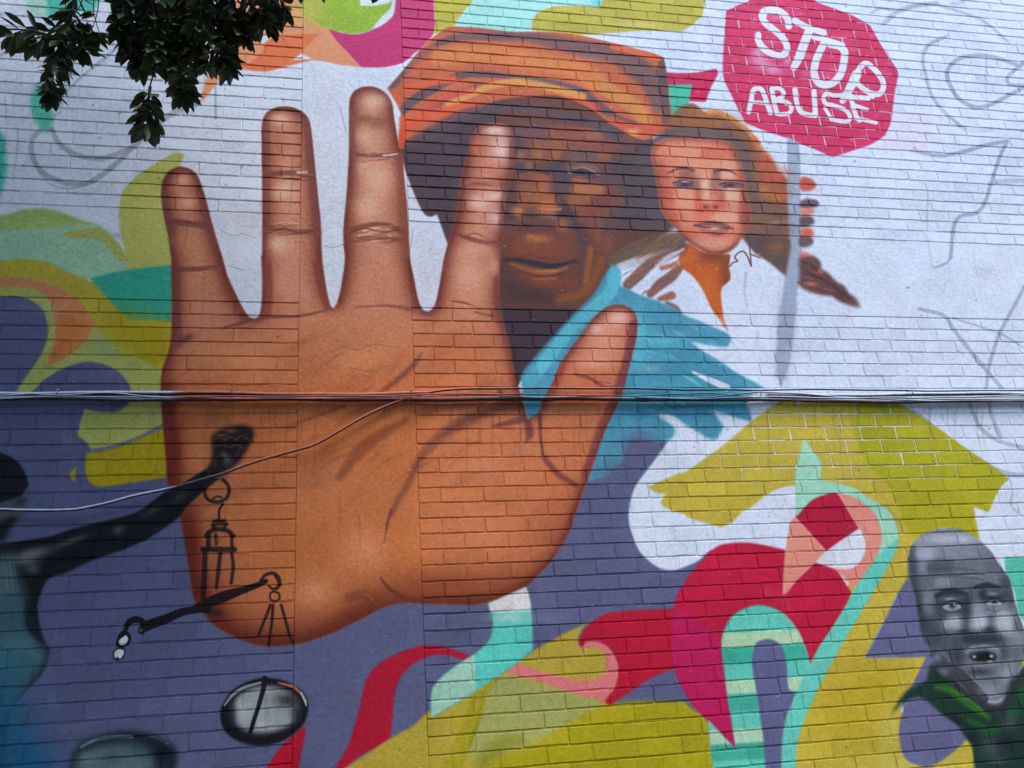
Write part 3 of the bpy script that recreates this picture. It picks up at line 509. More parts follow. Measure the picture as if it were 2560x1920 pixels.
# ---- the figure with scales
BODY = fl('L -420,1010 -100,1035 100,1015 300,985 500,950 700,882 900,830 1150,772 1350,712 1500,612 1600,532 1680,490 1800,430 1960,330 2050,280 P 700,690 640,800* 860,880* L 2140,400 1950,560 1850,650 1750,772 1500,950 1250,1070 900,1190 650,1310 530,1342 460,1392 400,1520 370,1620 J 365,60 372,130 400,300 440,400 490,495* 452,650 385,760 250,900 130,1050 80,1200 50,1700 40,2400* -1250,2400* -1000,1400 -760,500 L -640,1250*', (18, 21, 25), 2, keep=True)
CLIP = BODY
fl('L -560,1280* 40,1130 130,1230 200,1400 280,1620 J 300,250 470,500 430,660 330,800 60,1200 -800,1300*', (64, 96, 106), 12)
bl('L 330,1120,200,60,-12 L 250,1180,120,60', (112, 118, 114), .9); bl('L 700,1000,180,36,-18 L 1170,890,70,46,-20', (84, 88, 88), .85); bl('L 1500,700,120,40,-30 L 1780,560,90,50,-35', (60, 58, 60), .8)
bl('L 320,1270,80,60', (86, 92, 90), .8); bl('L 60,1300,90,170 L 0,1500,150,150', (84, 108, 112), .8)
bl('J 40,150,170,200', (58, 92, 102), .8); bl('J 200,450,190,110 J 350,560,70,80', (84, 120, 124), .85); bl('J 100,600,230,160', (62, 112, 128), .85)
st('J 300,40 320,240 420,420', [120, 140, 60], (16, 26, 36), 14, .7)
for x in (60, 110, 150): st('L %d,1150 %d,1300 %d,1480' % (x-30, x, x+20), 14, (120, 138, 138), 5, .45)
CLIP = None
bl('J 40,1450,380,520 J -400,1300,500,700 J 300,1600,300,220', (24, 88, 128), .75); bl('J 40,1000,160,300', (34, 92, 124), .6)
fl('L -420,180 -250,110 -100,105 0,125 110,170 190,235 240,312 268,400 275,455 240,500 200,560 100,592 0,622 -250,680 -430,560 -500,360', (22, 22, 27), 2)
fl('L -250,680* 0,622 150,582 250,558 250,640 240,700 205,760 150,800 -180,900*', (74, 76, 76), 5, .85); fl('L -260,840* 20,800 160,765 100,880 40,990 -260,1040*', (26, 30, 34), 4); bl('L 200,600,60,40', (34, 36, 40), .7)
INK = (26, 17, 17)
fl('P 722,260 850,185 950,150 1150,125 1272,172 1300,255 1250,380 1180,500 1100,620 1000,720 860,835 640,805 700,650 722,480 712,350', (28, 21, 22), 4)
bl('P 980,205,100,34', (150, 74, 36), .85); bl('P 850,268,70,20', (150, 84, 52), .85); bl('P 930,610,60,80 P 880,530,50,40', (92, 88, 94), .8); bl('P 930,430,140,60', (24, 18, 20), .7)
for q in ('P 760,330 830,300 900,330', 'P 900,330 980,290 1060,330', 'P 1060,320 1130,270 1200,310', 'P 760,420 860,400 960,430', 'P 960,430 1060,400 1150,440'): st(q, 22, (110, 78, 62), 5, .6)
st('P 780,560 760,700', 26, (78, 66, 64), 7, .7); st('P 1120,400 1060,540 980,660', 22, (84, 66, 60), 7, .6)
st('P 870,880 942,960 952,1060 902,1152 780,1190 662,1152 618,1050 660,940', 46, (34, 26, 26), 4, .9); st('P 870,1215 820,1300 815,1420', 32, INK, 3, .9); st('P 720,1150 800,1110 850,1130', 30, INK, 3, .7)
for s, w in (('P 750,1450 890,1450', 50), ('P 720,1500 930,1495', 40), ('P 740,1530 750,1570', 50), ('P 900,1510 890,1570', 44), ('P 640,1650 720,1580 830,1565 950,1595 1010,1660', 60), ('Q 670,-40 670,170', 62), ('Q 770,-20 778,110', 40), ('Q 985,-30 1000,180', 42),
             ('Q 590,185 1030,185', 66), ('Q 622,200 615,500 600,800 600,960', [70, 80, 70, 60]), ('Q 835,240 805,480 780,720', [56, 60, 44]), ('Q 990,240 1012,400 985,650', 44)):
    st(s, w*1.08 if not isinstance(w, list) else w, INK, 5, .8)
bl('Q 800,60,50,30 P 830,1520,40,20', (140, 70, 32), .7)
st('Q 480,1000 700,910 900,830 1150,745 1320,690 1460,625', [90, 150, 150, 100, 80, 70], (24, 13, 13), 4, .93); bl('Q 760,1060,100,60', (44, 22, 22), .8)
st('J 1385,310 1430,265 1500,235 1650,182 1800,118 1950,95 2060,100', [50, 100, 100, 90, 80, 70, 60], (18, 15, 20), 2, .97)
st('J 1238,300 1270,222 1340,190 1405,212 1428,275 1400,322', [40, 60, 64, 60, 60, 40], (18, 15, 20), 2, .97); bl('J 1390,300,24,20', (150, 130, 90), .6)
st('Q 1395,615 1450,545 1560,512 1625,572 1650,680 1570,735 1505,690', [40, 44, 44, 70, 50, 40, 30], INK, 4, .85); st('Q 1530,790 1585,770 1645,800 1650,870 1590,900 1530,880', 26, INK, 3, .9, closed=True)
for s in ('Q 1525,955 1450,1150 1365,1370', 'Q 1565,955 1545,1200 1500,1510', 'Q 1675,955 1740,1180 1800,1400 1835,1480'): st(s, 40, INK, 4, .85)
fl('J 1200,310 1270,320 1295,370 1270,440 1200,475 1150,450 1150,400', (20, 20, 26), .6); fl('J 1245,345* 1265,380 1245,430 1190,445 1172,415 1190,385', (208, 214, 220), .4)
fl('J 1150,480 1220,475 1235,530 1210,580 1150,595 1115,560 1118,510', (20, 20, 26), .6); fl('J 1180,485 1222,500 1218,545 1185,585* 1160,560* 1140,575 1125,535 1140,500', (208, 214, 218), .4)
# right pan
fl('R 830,900 880,760 990,600 1180,480 1400,418 1620,430 1830,500 1980,620 2045,760 2040,900 1990,1040 1860,1180 1650,1300 1400,1355 1180,1320 980,1230 870,1100', (14, 13, 20), 2)
fl('R 1000,860 1030,720 1180,590 1380,525 1620,540 1800,610 1900,720 1920,860 1870,1000 1740,1100 1560,1160 1330,1180 1130,1120 1020,1000', (148, 156, 162), 4)
bl('R 1780,720,200,110 R 1900,900,90,150 R 1000,900,60,200', (34, 33, 40), .85); bl('R 1150,850,110,130 R 1450,1050,150,70', (176, 182, 186), .6)
st('R 890,795 1000,655 1150,550 1400,475', [20, 40, 40, 26], (150, 156, 158), 2, .9); st('R 1640,480 1850,540 1940,620', [24, 46, 30], (190, 112, 84), 3, .85); st('R 1950,620 2010,740 2020,800', [30, 34, 14], (186, 192, 198), 2, .9)
st('R 1450,430 1430,560 1355,830 1305,980 1250,1165', [90, 70, 56, 60, 60], (16, 14, 20), 3, .95)
# left pan
fl('J 700,1560 735,1480 820,1400 1000,1330 1250,1290 1450,1310 1600,1370 1710,1450 1750,1530 1715,1720 1650,2100* 740,2100* 690,1720', (24, 36, 50), 5)
fl('J 750,1560 830,1490 1000,1440 1200,1420 1400,1450 1500,1520 1540,1600 1480,1680 1300,1760 1000,1800 760,1720', (86, 110, 114), 10); bl('J 1380,1520,110,50 J 1100,1560,120,60', (58, 76, 86), .6)
st('J 800,1450 950,1378 1150,1348 1300,1350', 30, (112, 132, 138), 4, .85); st('J 1480,1340 1620,1400 1700,1490', 16, (70, 84, 96), 4, .7); bl('J 900,1560,120,60', (112, 136, 138), .6); bl('J 1600,1500,110,90', (12, 16, 30), .8)

# ---- bottom ribbons, olive and crimson
fl('H 842,937* 700,890 580,870 500,880 400,910 280,970 200,1040 160,1120 130,1250 90,1400 50,1520 -30,1659 -120,1900* 0,1900* 60,1640 300,1490 325,1470* 335,1330 355,1160 400,1060 470,990 560,945 640,930 720,940 800,967*', (166, 16, 46), 1)
fl('R 2022,1083* 1950,1120 1800,1240 1650,1400 1500,1620 1380,2000* 1900,2000* 1930,1560 1992,1250', (166, 14, 40), 1)
fl('H -300,1950* -60,1720 60,1640 330,1465 480,1380 580,1290 600,1330* 760,1230 950,1110 1130,990 1240,910 1340,850 1450,790 1560,740 1645,700* 1560,760 1540,870 1700,870 1790,1000 1770,1150 1720,1250* 1900,1240 2212,1238* I 80,1290 160,1330 180,1400 200,1520 240,2000*', (170, 152, 54), 1)
fl('H 960,1110* 1060,1073 1150,1080 1400,1150 1732,1247* 1600,1310 1450,1400 1240,1500 1000,1560 800,1600* 880,1350 930,1180', (154, 158, 90), 4)
fl('H 1240,1520 1400,1420 1520,1350 1700,1260 1950,1235 2212,1238* I 80,1290 160,1330 200,1500 240,2000* H 700,2000* 900,1659 1000,1620', (160, 150, 14), 6)
st('H 1010,1085 905,1190 850,1350 790,1500 700,1720', [20, 90, 110, 110, 110], (156, 146, 28), 8, .85); fl('H 880,1600 1000,1475 1100,1440 1200,1480 1060,1560 900,1680', (136, 136, 44), 8, .85); st('H 920,1180 890,1350 830,1520', 24, (130, 126, 30), 6, .5)
fl('H 1195,495* 1217,560 1228,640 1237,760 1240,902* 1180,950 1120,1000 1000,1080 880,1160 760,1232 590,1332* 585,1240 600,1140 650,1080 750,1000 860,930 940,860 975,800 980,720 965,640 955,600* 1060,560*', (86, 190, 182), 1)
fl('H 865,930* 875,1160* 590,1332* 585,1240 600,1140 650,1080 750,1000', (152, 196, 182), 1)
fl('H 1195,495* 1217,560 1230,650* 968,658* 955,600*', (208, 206, 210), 1.5); bl('H 1090,690,130,30', (180, 198, 196), .7)
fl('H 1550,888* 1535,850 1570,770 1640,705 1740,660 1950,642 2160,634* 2170,1010* 2000,1080 1850,1180 1730,1257* 1700,1225 1760,1150 1785,1060 1770,950 1720,880 1640,845 1580,860', (172, 18, 48), 1)
fl('H 1058,1046* 1150,984* 1300,1040 1450,1080 1600,1095 1690,1060 1715,980 1700,920 1640,880 1550,892* 1585,850 1640,845 1720,880 1782,980 1787,1060 1760,1150 1700,1227* 1550,1195 1300,1110', (206, 114, 118), 1)
fl('H 2230,440 2160,560 2138,700 2138,900 2160,1050 2212,1160 I 100,1272 250,1422 362,1545* 330,1350 310,1250 290,1100 270,950 270,830 290,760 330,690 400,640 500,612 600,630 680,680 760,780 810,900 835,997* 890,890 950,800 1020,690 1080,590 1102,530* 1050,450 1010,390 950,355 870,335* 760,440 660,545* 682,258* 560,230 450,212 350,212 250,230 170,290 60,420 0,490', (180, 22, 58), 1)
CLIP = fl('H 2230,440 2160,560 2138,700 2138,900 2160,1050 2212,1160 I 100,1272 250,1422 362,1545* 330,1350 310,1250 290,1100 270,950 270,830 290,760 330,690 60,420', None, 1, keep=True)
fl('H 2130,640* I 0,640* 100,720 280,830 340,1000 400,1600* -120,1600*', (178, 24, 84), 8)
CLIP = None
st('I 540,520 660,560 700,660', 60, (190, 60, 90), 14, .35)
fl('I 740,45* 770,0 850,-70 950,-105 1012,-112* 1080,0 1152,120* 940,266*', (172, 20, 54), 1)
fl('I 1012,-112* 1100,-95 1200,-30 1250,15 1290,100 1300,200 1270,290 1210,380 1120,512* 1050,430 1000,385 870,338* 1000,370 1100,375 1150,340 1190,250 1175,160 1152,118* 1080,0', (224, 134, 122), 1)
fl('I 715,60* 745,48* 940,264* 870,338* 760,440 690,530 664,547* 670,350 690,180', (224, 138, 122), 1)
fl('I 1152,120* 1182,180 1187,260 1150,340 1090,375 1000,375 870,336* 1000,222', (205, 210, 226), 1)
fl('F -90,1442* 0,1410 150,1310 300,1200 450,1070 560,990 620,950 660,900* 1300,900* 1560,1040 1700,1150 1900,1280 2050,1380 2112,1430* 2050,1500 1980,1645* 1888,1610* I 1890,-10 1925,190* 1700,110 1480,260 1460,450* 1400,540 1300,740 1240,850 1188,952* 1602,944* 1480,1150 1420,1300 1900,1500* 1905,2000* 745,2000* 750,1520 780,1400 850,1230 950,1030 1050,850 1200,600 1300,430 1400,230 1410,130 1380,30 F 1260,1600 1150,1510 1000,1460 900,1450 750,1475* 650,1490 550,1540 450,1620 I 400,10 340,75 265,112* 180,85 60,50 E 2212,1659 2120,1630 2065,1590 2092,1530* 2020,1515 1983,1485* 2080,1440 2212,1395', (184, 166, 60), 1)
fl('F 1070,900* 1300,900* 1560,1040 1900,1280 2112,1430* 2050,1500 1980,1648* 1888,1610* I 1890,30 1925,182* 1700,110 1520,170 1440,80 F 1420,1650 1380,1540 1300,1420 1200,1340 1140,1200 1090,1050', (164, 160, 26), 1.5)
bl('I 1100,1300,250,250 I 1250,1100,180,150', (172, 148, 30), .7); bl('I 1340,1420,60,160 I 1480,1640,300,60', (182, 172, 88), .7)
fl('F 750,1660* 745,1400 780,1250 795,1170* 850,1250 905,1330 900,1450* 1000,1460 1100,1490 1200,1550 1316,1616 I 1370,50 1400,130 1406,200 1380,280 1300,430 1200,600 1050,850 950,1030 850,1230 780,1400 750,1520 745,2000* 645,2000* 650,1500 680,1340 720,1200 745,1177* 700,1165* 700,1090 790,1070* 835,997* 890,890 950,800 1020,690 1080,590 1120,512 1210,380 1270,290 1300,200 1290,100 1250,15 1200,-30 1100,-95 1000,-115 870,-80 800,-20 750,40*', (96, 190, 180), 1)
fl('F 750,1660* 745,1400 780,1250 795,1170* 850,1250 905,1330 900,1450* 1000,1460 1100,1490 1200,1550 1316,1616 I 1370,50 1400,130 1404,180* 1270,292* 1300,200 1290,100 1250,15 1200,-30 1100,-95 1000,-115 870,-80 800,-20 750,40*', (152, 204, 182), 1)
ARCH = fl('I 270,830 290,760 330,690 400,640 500,612 600,630 680,680 760,780 810,900 835,1000 790,1080 750,1180* 690,1165 600,845 500,850 465,930 465,1000 490,1150 520,1350 560,1600 575,2000* 240,2000* 200,1550 178,1345* 250,1422 362,1545* 330,1350 300,1150 275,950', (92, 188, 176), 1, keep=True)
CLIP = ARCH
for y0, y1, c in ((785, 880, (168, 202, 168)), (880, 990, (56, 162, 142)), (1092, 1182, (164, 202, 168)), (1182, 1292, (60, 162, 146)), (1405, 1500, (168, 206, 178)), (1500, 1605, (60, 160, 142))):
    fl('I 100,%d* 900,%d* 900,%d* 100,%d*' % (y0+18, y0-26, y1-26, y1+18), c, 2)
CLIP = None
fl('I 500,850 560,832 620,845 660,890 685,990 700,1150 746,1177* 710,1260 680,1340 655,1500 650,2000* 568,2000* 540,1500 515,1300 490,1150 468,1000 470,920', (92, 94, 136), 1)
fl('I 1462,440* 1560,560 1720,940 1570,1090 1430,1260* 1602,944* 1188,952* 1240,850 1300,740 1400,540', (96, 97, 137), 1)
fl('I 1500,1200 1600,1230 1700,1300 1845,1445 1830,1490 1700,1600 1600,1650 1540,1645 1450,1600 1415,1500 1410,1400 1440,1280', (96, 97, 138), 1)
fl('I 2085,300* 2500,325 2760,480 2680,700 2420,790 2200,700 2150,520 2100,420', (82, 182, 164), 1); fl('I 2190,890* 2480,880 2620,990 2500,1120 2195,1010*', (165, 160, 22), 1); fl('I 2195,1010* 2330,1010 2480,1150 2600,1400 2720,2000* 2000,2000* 2050,1300*', (30, 60, 44), 3)

# ---- the grey portrait
HEAD = fl('I 1470,350 1480,250 1520,190 1600,140 1720,116 1820,130 1920,190 2000,270 2060,360 2120,450 2160,620 2205,750 2240,850 2215,950 2160,1080 2100,1180 2040,1225 1950,1212 1870,1130 1790,1060 1700,1010 1640,930 1560,820 1535,700 1510,550 1475,430', (104, 111, 124), 1.5, keep=True)
CLIP = HEAD
bl('X 1200,40,520,110', (180, 186, 204), .95); bl('X 1000,250,260,70 X 1500,240,170,50', (150, 157, 176), .85); bl('X 1150,440,240,50', (72, 78, 88), .85); bl('X 1700,560,190,60 X 1450,560,150,56 X 950,620,120,60', (122, 129, 144), .8)
for y0, y1, sg in ((160, 330, ((620, 730, (60, 66, 76)), (740, 1000, (152, 160, 178)), (1000, 1600, (122, 129, 147)), (1600, 1820, (106, 113, 129)))),
    (350, 530, ((620, 745, (56, 62, 74)), (760, 900, (116, 123, 139)), (900, 1260, (72, 79, 89)), (1250, 1700, (100, 107, 120)), (1700, 1920, (84, 91, 103)))),
    (550, 730, ((640, 765, (54, 59, 70)), (780, 1000, (84, 91, 103)), (1000, 1230, (120, 127, 141)), (1240, 1500, (92, 99, 112)), (1500, 1900, (98, 105, 119)), (1900, 2040, (58, 64, 76)))),
    (760, 930, ((655, 810, (46, 52, 64)), (820, 985, (108, 115, 129)), (1000, 1350, (58, 64, 76)), (1350, 1490, (80, 88, 100)), (1500, 1650, (92, 100, 114)), (1650, 1960, (58, 64, 76)), (1960, 2090, (62, 69, 81)))),
    (940, 1090, ((680, 840, (40, 46, 58)), (850, 1000, (92, 99, 112)), (1000, 1360, (58, 64, 76)), (1370, 1490, (56, 62, 74)), (1500, 1690, (124, 132, 148)), (1700, 1960, (112, 120, 136)), (1990, 2140, (84, 91, 105)))),
    (1110, 1310, ((725, 900, (44, 50, 62)), (900, 1110, (68, 74, 86)), (1120, 1340, (148, 156, 172)), (1350, 1460, (66, 72, 84)), (1490, 1710, (160, 168, 184)), (1710, 1830, (82, 89, 103)), (1840, 2070, (160, 168, 182)), (2080, 2230, (78, 86, 98)))),
    (1330, 1510, ((790, 1050, (54, 60, 72)), (1050, 1400, (78, 84, 96)), (1420, 1900, (42, 50, 64)), (1900, 2160, (126, 134, 148)))),
    (1530, 1680, ((940, 1170, (58, 64, 76)), (1180, 1480, (70, 76, 88)), (1480, 1900, (102, 110, 124)), (1940, 2160, (80, 88, 100))))):
    rows('X', y0, y1, sg, 6, .85)
for q in ('X 900,470 1200,440 1600,480', 'X 950,580 1250,560 1650,600', 'X 1480,640 1470,740', 'X 1540,650 1550,740', 'X 1020,1060 1150,1110 1300,1100', 'X 1700,1010 1820,1040 1930,1010', 'X 1150,1330 1250,1400 1270,1500', 'X 1880,1330 1900,1420 1870,1520'): st(q, 16, (58, 64, 75), 4, .6)
st('X 990,840 1100,778 1250,765 1430,810', [40, 80, 90, 40], (38, 43, 53), 9, .95); st('X 1530,710 1700,672 1880,710', [40, 70, 30], (34, 40, 50), 9, .95)
bl('X 1210,955,220,70 X 1420,900,80,90', (44, 50, 60), .9); bl('X 1190,872,90,26', (150, 158, 174), .85); bl('X 890,900,80,130', (124, 131, 144), .7)
fl('X 1080,975 1150,925 1230,902 1310,935 1350,985 1280,1022 1180,1034', (150, 157, 170), 2); bl('X 1222,962,46,46', (22, 25, 32), .95); bl('X 1250,940,13,15', (225, 228, 232), .9)
st('X 1065,980 1150,922 1230,898 1320,930 1370,990', [12, 30, 34, 26, 12], (28, 32, 40), 3, .9); st('X 1100,1040 1200,1062 1300,1040', 16, (44, 50, 60), 4, .7)
bl('X 1800,860,130,44 X 1640,800,70,80', (34, 40, 50), .9); bl('X 1780,800,80,24', (132, 140, 156), .85); fl('X 1690,930 1750,880 1840,872 1910,925 1840,955 1750,955', (146, 153, 166), 2); bl('X 1810,912,42,40', (22, 25, 32), .95); st('X 1680,930 1750,876 1845,868 1925,930', [10, 28, 28, 10], (28, 32, 40), 3, .9); st('X 1712,930 1790,946 1890,940', [8, 20, 8], (180, 187, 198), 2, .8)
bl('X 1570,1000,80,90', (140, 148, 164), .85); bl('X 1620,1210,90,100', (190, 197, 210), .9); bl('X 1410,1050,60,130', (50, 56, 66), .85); bl('X 1370,1315,80,28 X 1740,1295,100,46', (36, 42, 52), .9)
bl('X 1230,1190,130,76', (164, 172, 188), .9); bl('X 1950,1180,130,170', (176, 184, 196), .9); bl('X 1650,1430,350,66', (36, 43, 53), .9); bl('X 1000,1400,150,110 X 1090,1110,90,50', (54, 60, 70), .8)
bl('Y 1640,60,270,100', (108, 116, 129), .85); fl('Y 1455,115 1540,62 1680,45 1810,80 1830,150 1720,205 1550,190', (18, 18, 24), 2.5); st('Y 1400,60 1520,-10 1680,-30 1830,10 1890,90', 40, (128, 136, 148), 6, .7); bl('Y 1525,120,28,22 Y 1762,113,28,22 Y 1738,186,34,16', (210, 214, 218), .9); bl('Y 1620,215,200,28', (126, 133, 146), .85)
bl('Y 1600,330,180,60 Y 1290,120,100,190', (46, 51, 61), .85); bl('Y 1740,600,210,100 Y 1980,350,110,170', (140, 148, 164), .85); bl('Y 1030,130,90,90', (134, 140, 156), .8); bl('Y 1930,60,70,190', (54, 60, 70), .7)
CLIP = None
st('I 1640,930 1720,1010 1800,1060 1880,1140 1950,1212', 70, (58, 62, 72), 3)
fl('I 1590,930* 1700,1000* 1640,1070* 1500,1190* 1400,1300* 1470,1180*', (96, 97, 137), 2)
fl('Y 1000,40* 1120,240 1250,400 1400,560 1560,660 1750,760 1900,740 1960,620 2040,430 2212,330* 2380,390* 2380,1100* 1900,1100* 1600,900 1300,700 1040,420 960,260', (44, 47, 56), 4); bl('Y 1100,330,100,70 Y 1020,130,70,80', (112, 118, 132), .8)
CLIP = HEAD; bl('Y 1740,580,180,80', (124, 132, 148), .8); CLIP = None
COAT = fl('Y 925,232 1012,312 1150,452 1300,592 1450,692 1600,792 1750,902 1900,960 2020,800 2212,420 2350,350 2520,480 2820,800 3060,1300 3200,3000* 1540,3000* 1510,1400 1400,1232 1280,1052 1100,932 950,802 780,682 560,742 358,932* 480,742 600,582 850,452 892,322', (24, 50, 42), 3, keep=True)
CLIP = COAT
st('Y 1000,540 1200,570 1350,690 1550,830 1720,960', [60, 120, 120, 110, 60], (48, 104, 34), 14, .85); st('Y 1330,930 1500,1020 1650,1080', [50, 80, 40], (34, 86, 34), 12, .8); st('Y 1200,580 1420,700 1640,860', 22, (84, 130, 40), 6, .6)
bl('Y 2150,600,120,180 Y 2050,900,120,90 Y 1750,1150,150,60', (24, 88, 44), .8); bl('Y 2010,1030,110,110 Y 1760,1370,140,150 Y 1850,1560,120,50', (72, 74, 88), .8); bl('Y 1250,1000,150,90 Y 1500,1250,120,90 Y 1950,1300,150,100', (18, 24, 34), .7)
CLIP = None

# ---- chips, specks and drips of paint
for i in range(420):
    x, y = random.uniform(-100, 2660), random.uniform(-60, 1960)
    if random.random() < .6: bl('O %.1f,%.1f,%.1f,%.1f,%d' % (x, y, random.uniform(1.4, 4), random.uniform(1.0, 2.2), random.uniform(-20, 20)), (74, 66, 70), random.uniform(.3, .75))
    else: bl('O %.1f,%.1f,%.1f,%.1f' % (x, y, random.uniform(1.4, 3.6), random.uniform(1.0, 2.4)), (222, 222, 228), random.uniform(.2, .55))

# ---- dirt runs
for i in range(150):
    x = random.uniform(-300, 2900); y = random.choice((1022, 1022, 1022, random.uniform(-100, 1800))); L_ = random.uniform(30, 200)
    st('O %.0f,%.0f %.0f,%.0f %.0f,%.0f' % (x, y, x+random.uniform(-3, 3), y+L_*.5, x+(x-1280)*.012, y+L_), [random.uniform(3, 9), random.uniform(3, 7), 1.5], (70, 66, 66), 5, random.uniform(.06, .2))
for i in range(120):
    bl('O %.0f,%.0f,%.0f,%.0f,%d' % (random.uniform(-300, 2900), random.uniform(-100, 2000), random.uniform(15, 70), random.uniform(6, 26), random.uniform(-15, 15)), random.choice(((110, 104, 104), (190, 190, 196))), random.uniform(.03, .10))

# ---- hairline cracks in the render
for s in ('k 830,1510 930,1570 1060,1592 1120,1570 1230,1602 1340,1642', 'k 1770,1340 1880,1400', 'k 1920,1335 2045,1392 2110,1332 2230,1295', 'E 0,578 120,602 220,570 400,592', 'A 2090,1580 2140,1592 2212,1570',
          'B 470,1480 460,1560 440,1640', 'B 40,850 0,690', 'D 1470,60 1560,90', 'B 130,1500 240,1480 300,1510', 'F 840,330 860,365', 'P 1980,825 2212,825', 'E 60,720 200,740 330,700'):
    st(s, 7 if s[0] in 'kP' else 4, (96, 78, 76), 1.0, .6)

# ------------------------------------------------------------------ brick layout (needed for per-brick tone too)
SEAM_L = -0.648                      # the smooth column lies between SEAM_L and 0
KTOP, KBOT = -30, 75
GAPB = 0.0082                        # bed joint
def joint_z(k, left): return ZK-(k-27-(0.17 if left else 0.0))*COURSE
bricks = []                          # x0, x1, z0, z1
for left in (False, True):
    for k in range(KTOP, KBOT):
        if 20 <= k < 27: continue
        zt, zb = joint_z(k, left)-GAPB/2, joint_z(k+1, left)+GAPB/2
        if zb < 0.005: continue
        odd = k % 2 == 1
        full = odd if (not left or k < 20) else not odd
        if not left:
            x = -0.001
            e = BRICK if full else BRICK/2
            while x < WX1-.05:
                bricks.append((x+.003, min(e, WX1)-.003, zb, zt, left)); x = e; e += BRICK
        else:
            x = SEAM_L+0.001
            e = SEAM_L-(BRICK if full else BRICK/2)
            while x > WX0+.05:
                bricks.append((max(e, WX0)+.003, x-.003, zb, zt, left)); x = e; e -= BRICK
# slightly different tone from brick to brick, grain of roller and spray, dirt
tone = np.ones((CH, CW), np.float32)
for (x0, x1, z0, z1, lf) in bricks:
    a, b, c, d = int((x0-.004-WX0)*RES), int((x1+.004-WX0)*RES), int((z0-WZ0)*RES), int((z1-WZ0)*RES)+1
    tone[max(c, 0):d, max(a, 0):b] *= 1+rng.normal(0, .018)
tone += vnoise(1.6, .034)+vnoise(5, .018)+vnoise(40, .015)
CAN *= tone[..., None]; del tone
CAN += rng.normal(0, 3.2, CAN.shape).astype(np.float32)

# paint colours -> albedo: what white paint of albedo 0.8 shows in the photograph fixes the scale
def s2l(v): return np.where(v <= .04045, v/12.92, ((np.maximum(v, 0)+.055)/1.055)**2.4)
def l2s(v): return np.where(v <= .0031308, v*12.92, 1.055*np.maximum(v, 1e-6)**(1/2.4)-.055)
REF = s2l(np.array([205, 214, 236])/255.0)/0.80
def make_image(name, can):
    lin = s2l(np.clip(can, 3, 255)/255.0)/REF.astype(np.float32)
    buf = np.ones((CH, CW, 4), np.float32); buf[..., :3] = l2s(np.clip(lin, .006, .86))
    im = bpy.data.images.new(name, CW, CH, alpha=False); im.colorspace_settings.name = 'sRGB'
    im.pixels.foreach_set(buf.ravel()); im.update(); im.pack(); return im
IMG = make_image('mural_paint', CAN)
# joints the roller never reached stay white: inside the red sign and the olive shape on the right
bare = SIGN*0.85
OL = fl('F 150,1310 300,1200 450,1070 600,950 660,900* 1300,900* 1560,1040 1900,1280 2080,1420 1900,1450 1500,1430 1100,1440 500,1420', None, 30, keep=True)
bare = np.maximum(bare, OL*0.95)*np.clip(.85+vnoise(30, .3), 0, 1)
JC = CAN*(1-.02)
JC += (np.array((218, 222, 230), np.float32)-JC)*bare[..., None]
IMGJ = make_image('mural_paint_in_joints', JC)
del JC, bare, OL, PX, PY

# ------------------------------------------------------------------ materials
def nodes(name):
    m = bpy.data.materials.new(name); m.use_nodes = True; t = m.node_tree
    b = t.nodes['Principled BSDF']; return m, t.nodes, t.links, b
def mural_lookup(n, l, img):
    g = n.new('ShaderNodeNewGeometry'); s = n.new('ShaderNodeSeparateXYZ'); l.new(g.outputs['Position'], s.inputs[0])
    mx = n.new('ShaderNodeMapRange'); mx.clamp = False; mz = n.new('ShaderNodeMapRange'); mz.clamp = False
    for q, a, b2, o in ((mx, WX0, WX1, 'X'), (mz, WZ0, WZ1, 'Z')):
        q.inputs['From Min'].default_value = a; q.inputs['From Max'].default_value = b2; l.new(s.outputs[o], q.inputs['Value'])
    c = n.new('ShaderNodeCombineXYZ'); l.new(mx.outputs[0], c.inputs[0]); l.new(mz.outputs[0], c.inputs[1])
    t = n.new('ShaderNodeTexImage'); t.image = img; t.extension = 'EXTEND'; t.interpolation = 'Linear'; l.new(c.outputs[0], t.inputs[0])
    return g, t
def noise(n, l, g, scale, detail=3, stretch=None):
    t = n.new('ShaderNodeTexNoise'); t.inputs['Scale'].default_value = scale; t.inputs['Detail'].default_value = detail
    if stretch:
        mp = n.new('ShaderNodeMapping'); mp.inputs['Scale'].default_value = stretch; l.new(g.outputs['Position'], mp.inputs[0]); l.new(mp.outputs[0], t.inputs[0])
    else: l.new(g.outputs['Position'], t.inputs[0])
    return t
def painted(name, img, amp, rough=.62):
    m, n, l, b = nodes(name); g, t = mural_lookup(n, l, img)
    l.new(t.outputs[0], b.inputs['Base Color']); b.inputs['Roughness'].default_value = rough; b.inputs['Specular IOR Level'].default_value = .15
    a = noise(n, l, g, 42, 5); c = noise(n, l, g, 260, 2)
    mx = n.new('ShaderNodeMath'); mx.operation = 'MULTIPLY_ADD'; l.new(a.outputs[0], mx.inputs[0]); mx.inputs[1].default_value = 2.2; l.new(c.outputs[0], mx.inputs[2])
    bp = n.new('ShaderNodeBump'); bp.inputs['Strength'].default_value = 1.0; bp.inputs['Distance'].default_value = amp; l.new(mx.outputs[0], bp.inputs['Height']); l.new(bp.outputs[0], b.inputs['Normal'])
    return m
M_BRICK = painted('painted_brick', IMG, .0007)
M_RENDER = painted('painted_render', IMG, .0016, .7)
M_JOINT = painted('painted_mortar', IMGJ, .0022, .8)
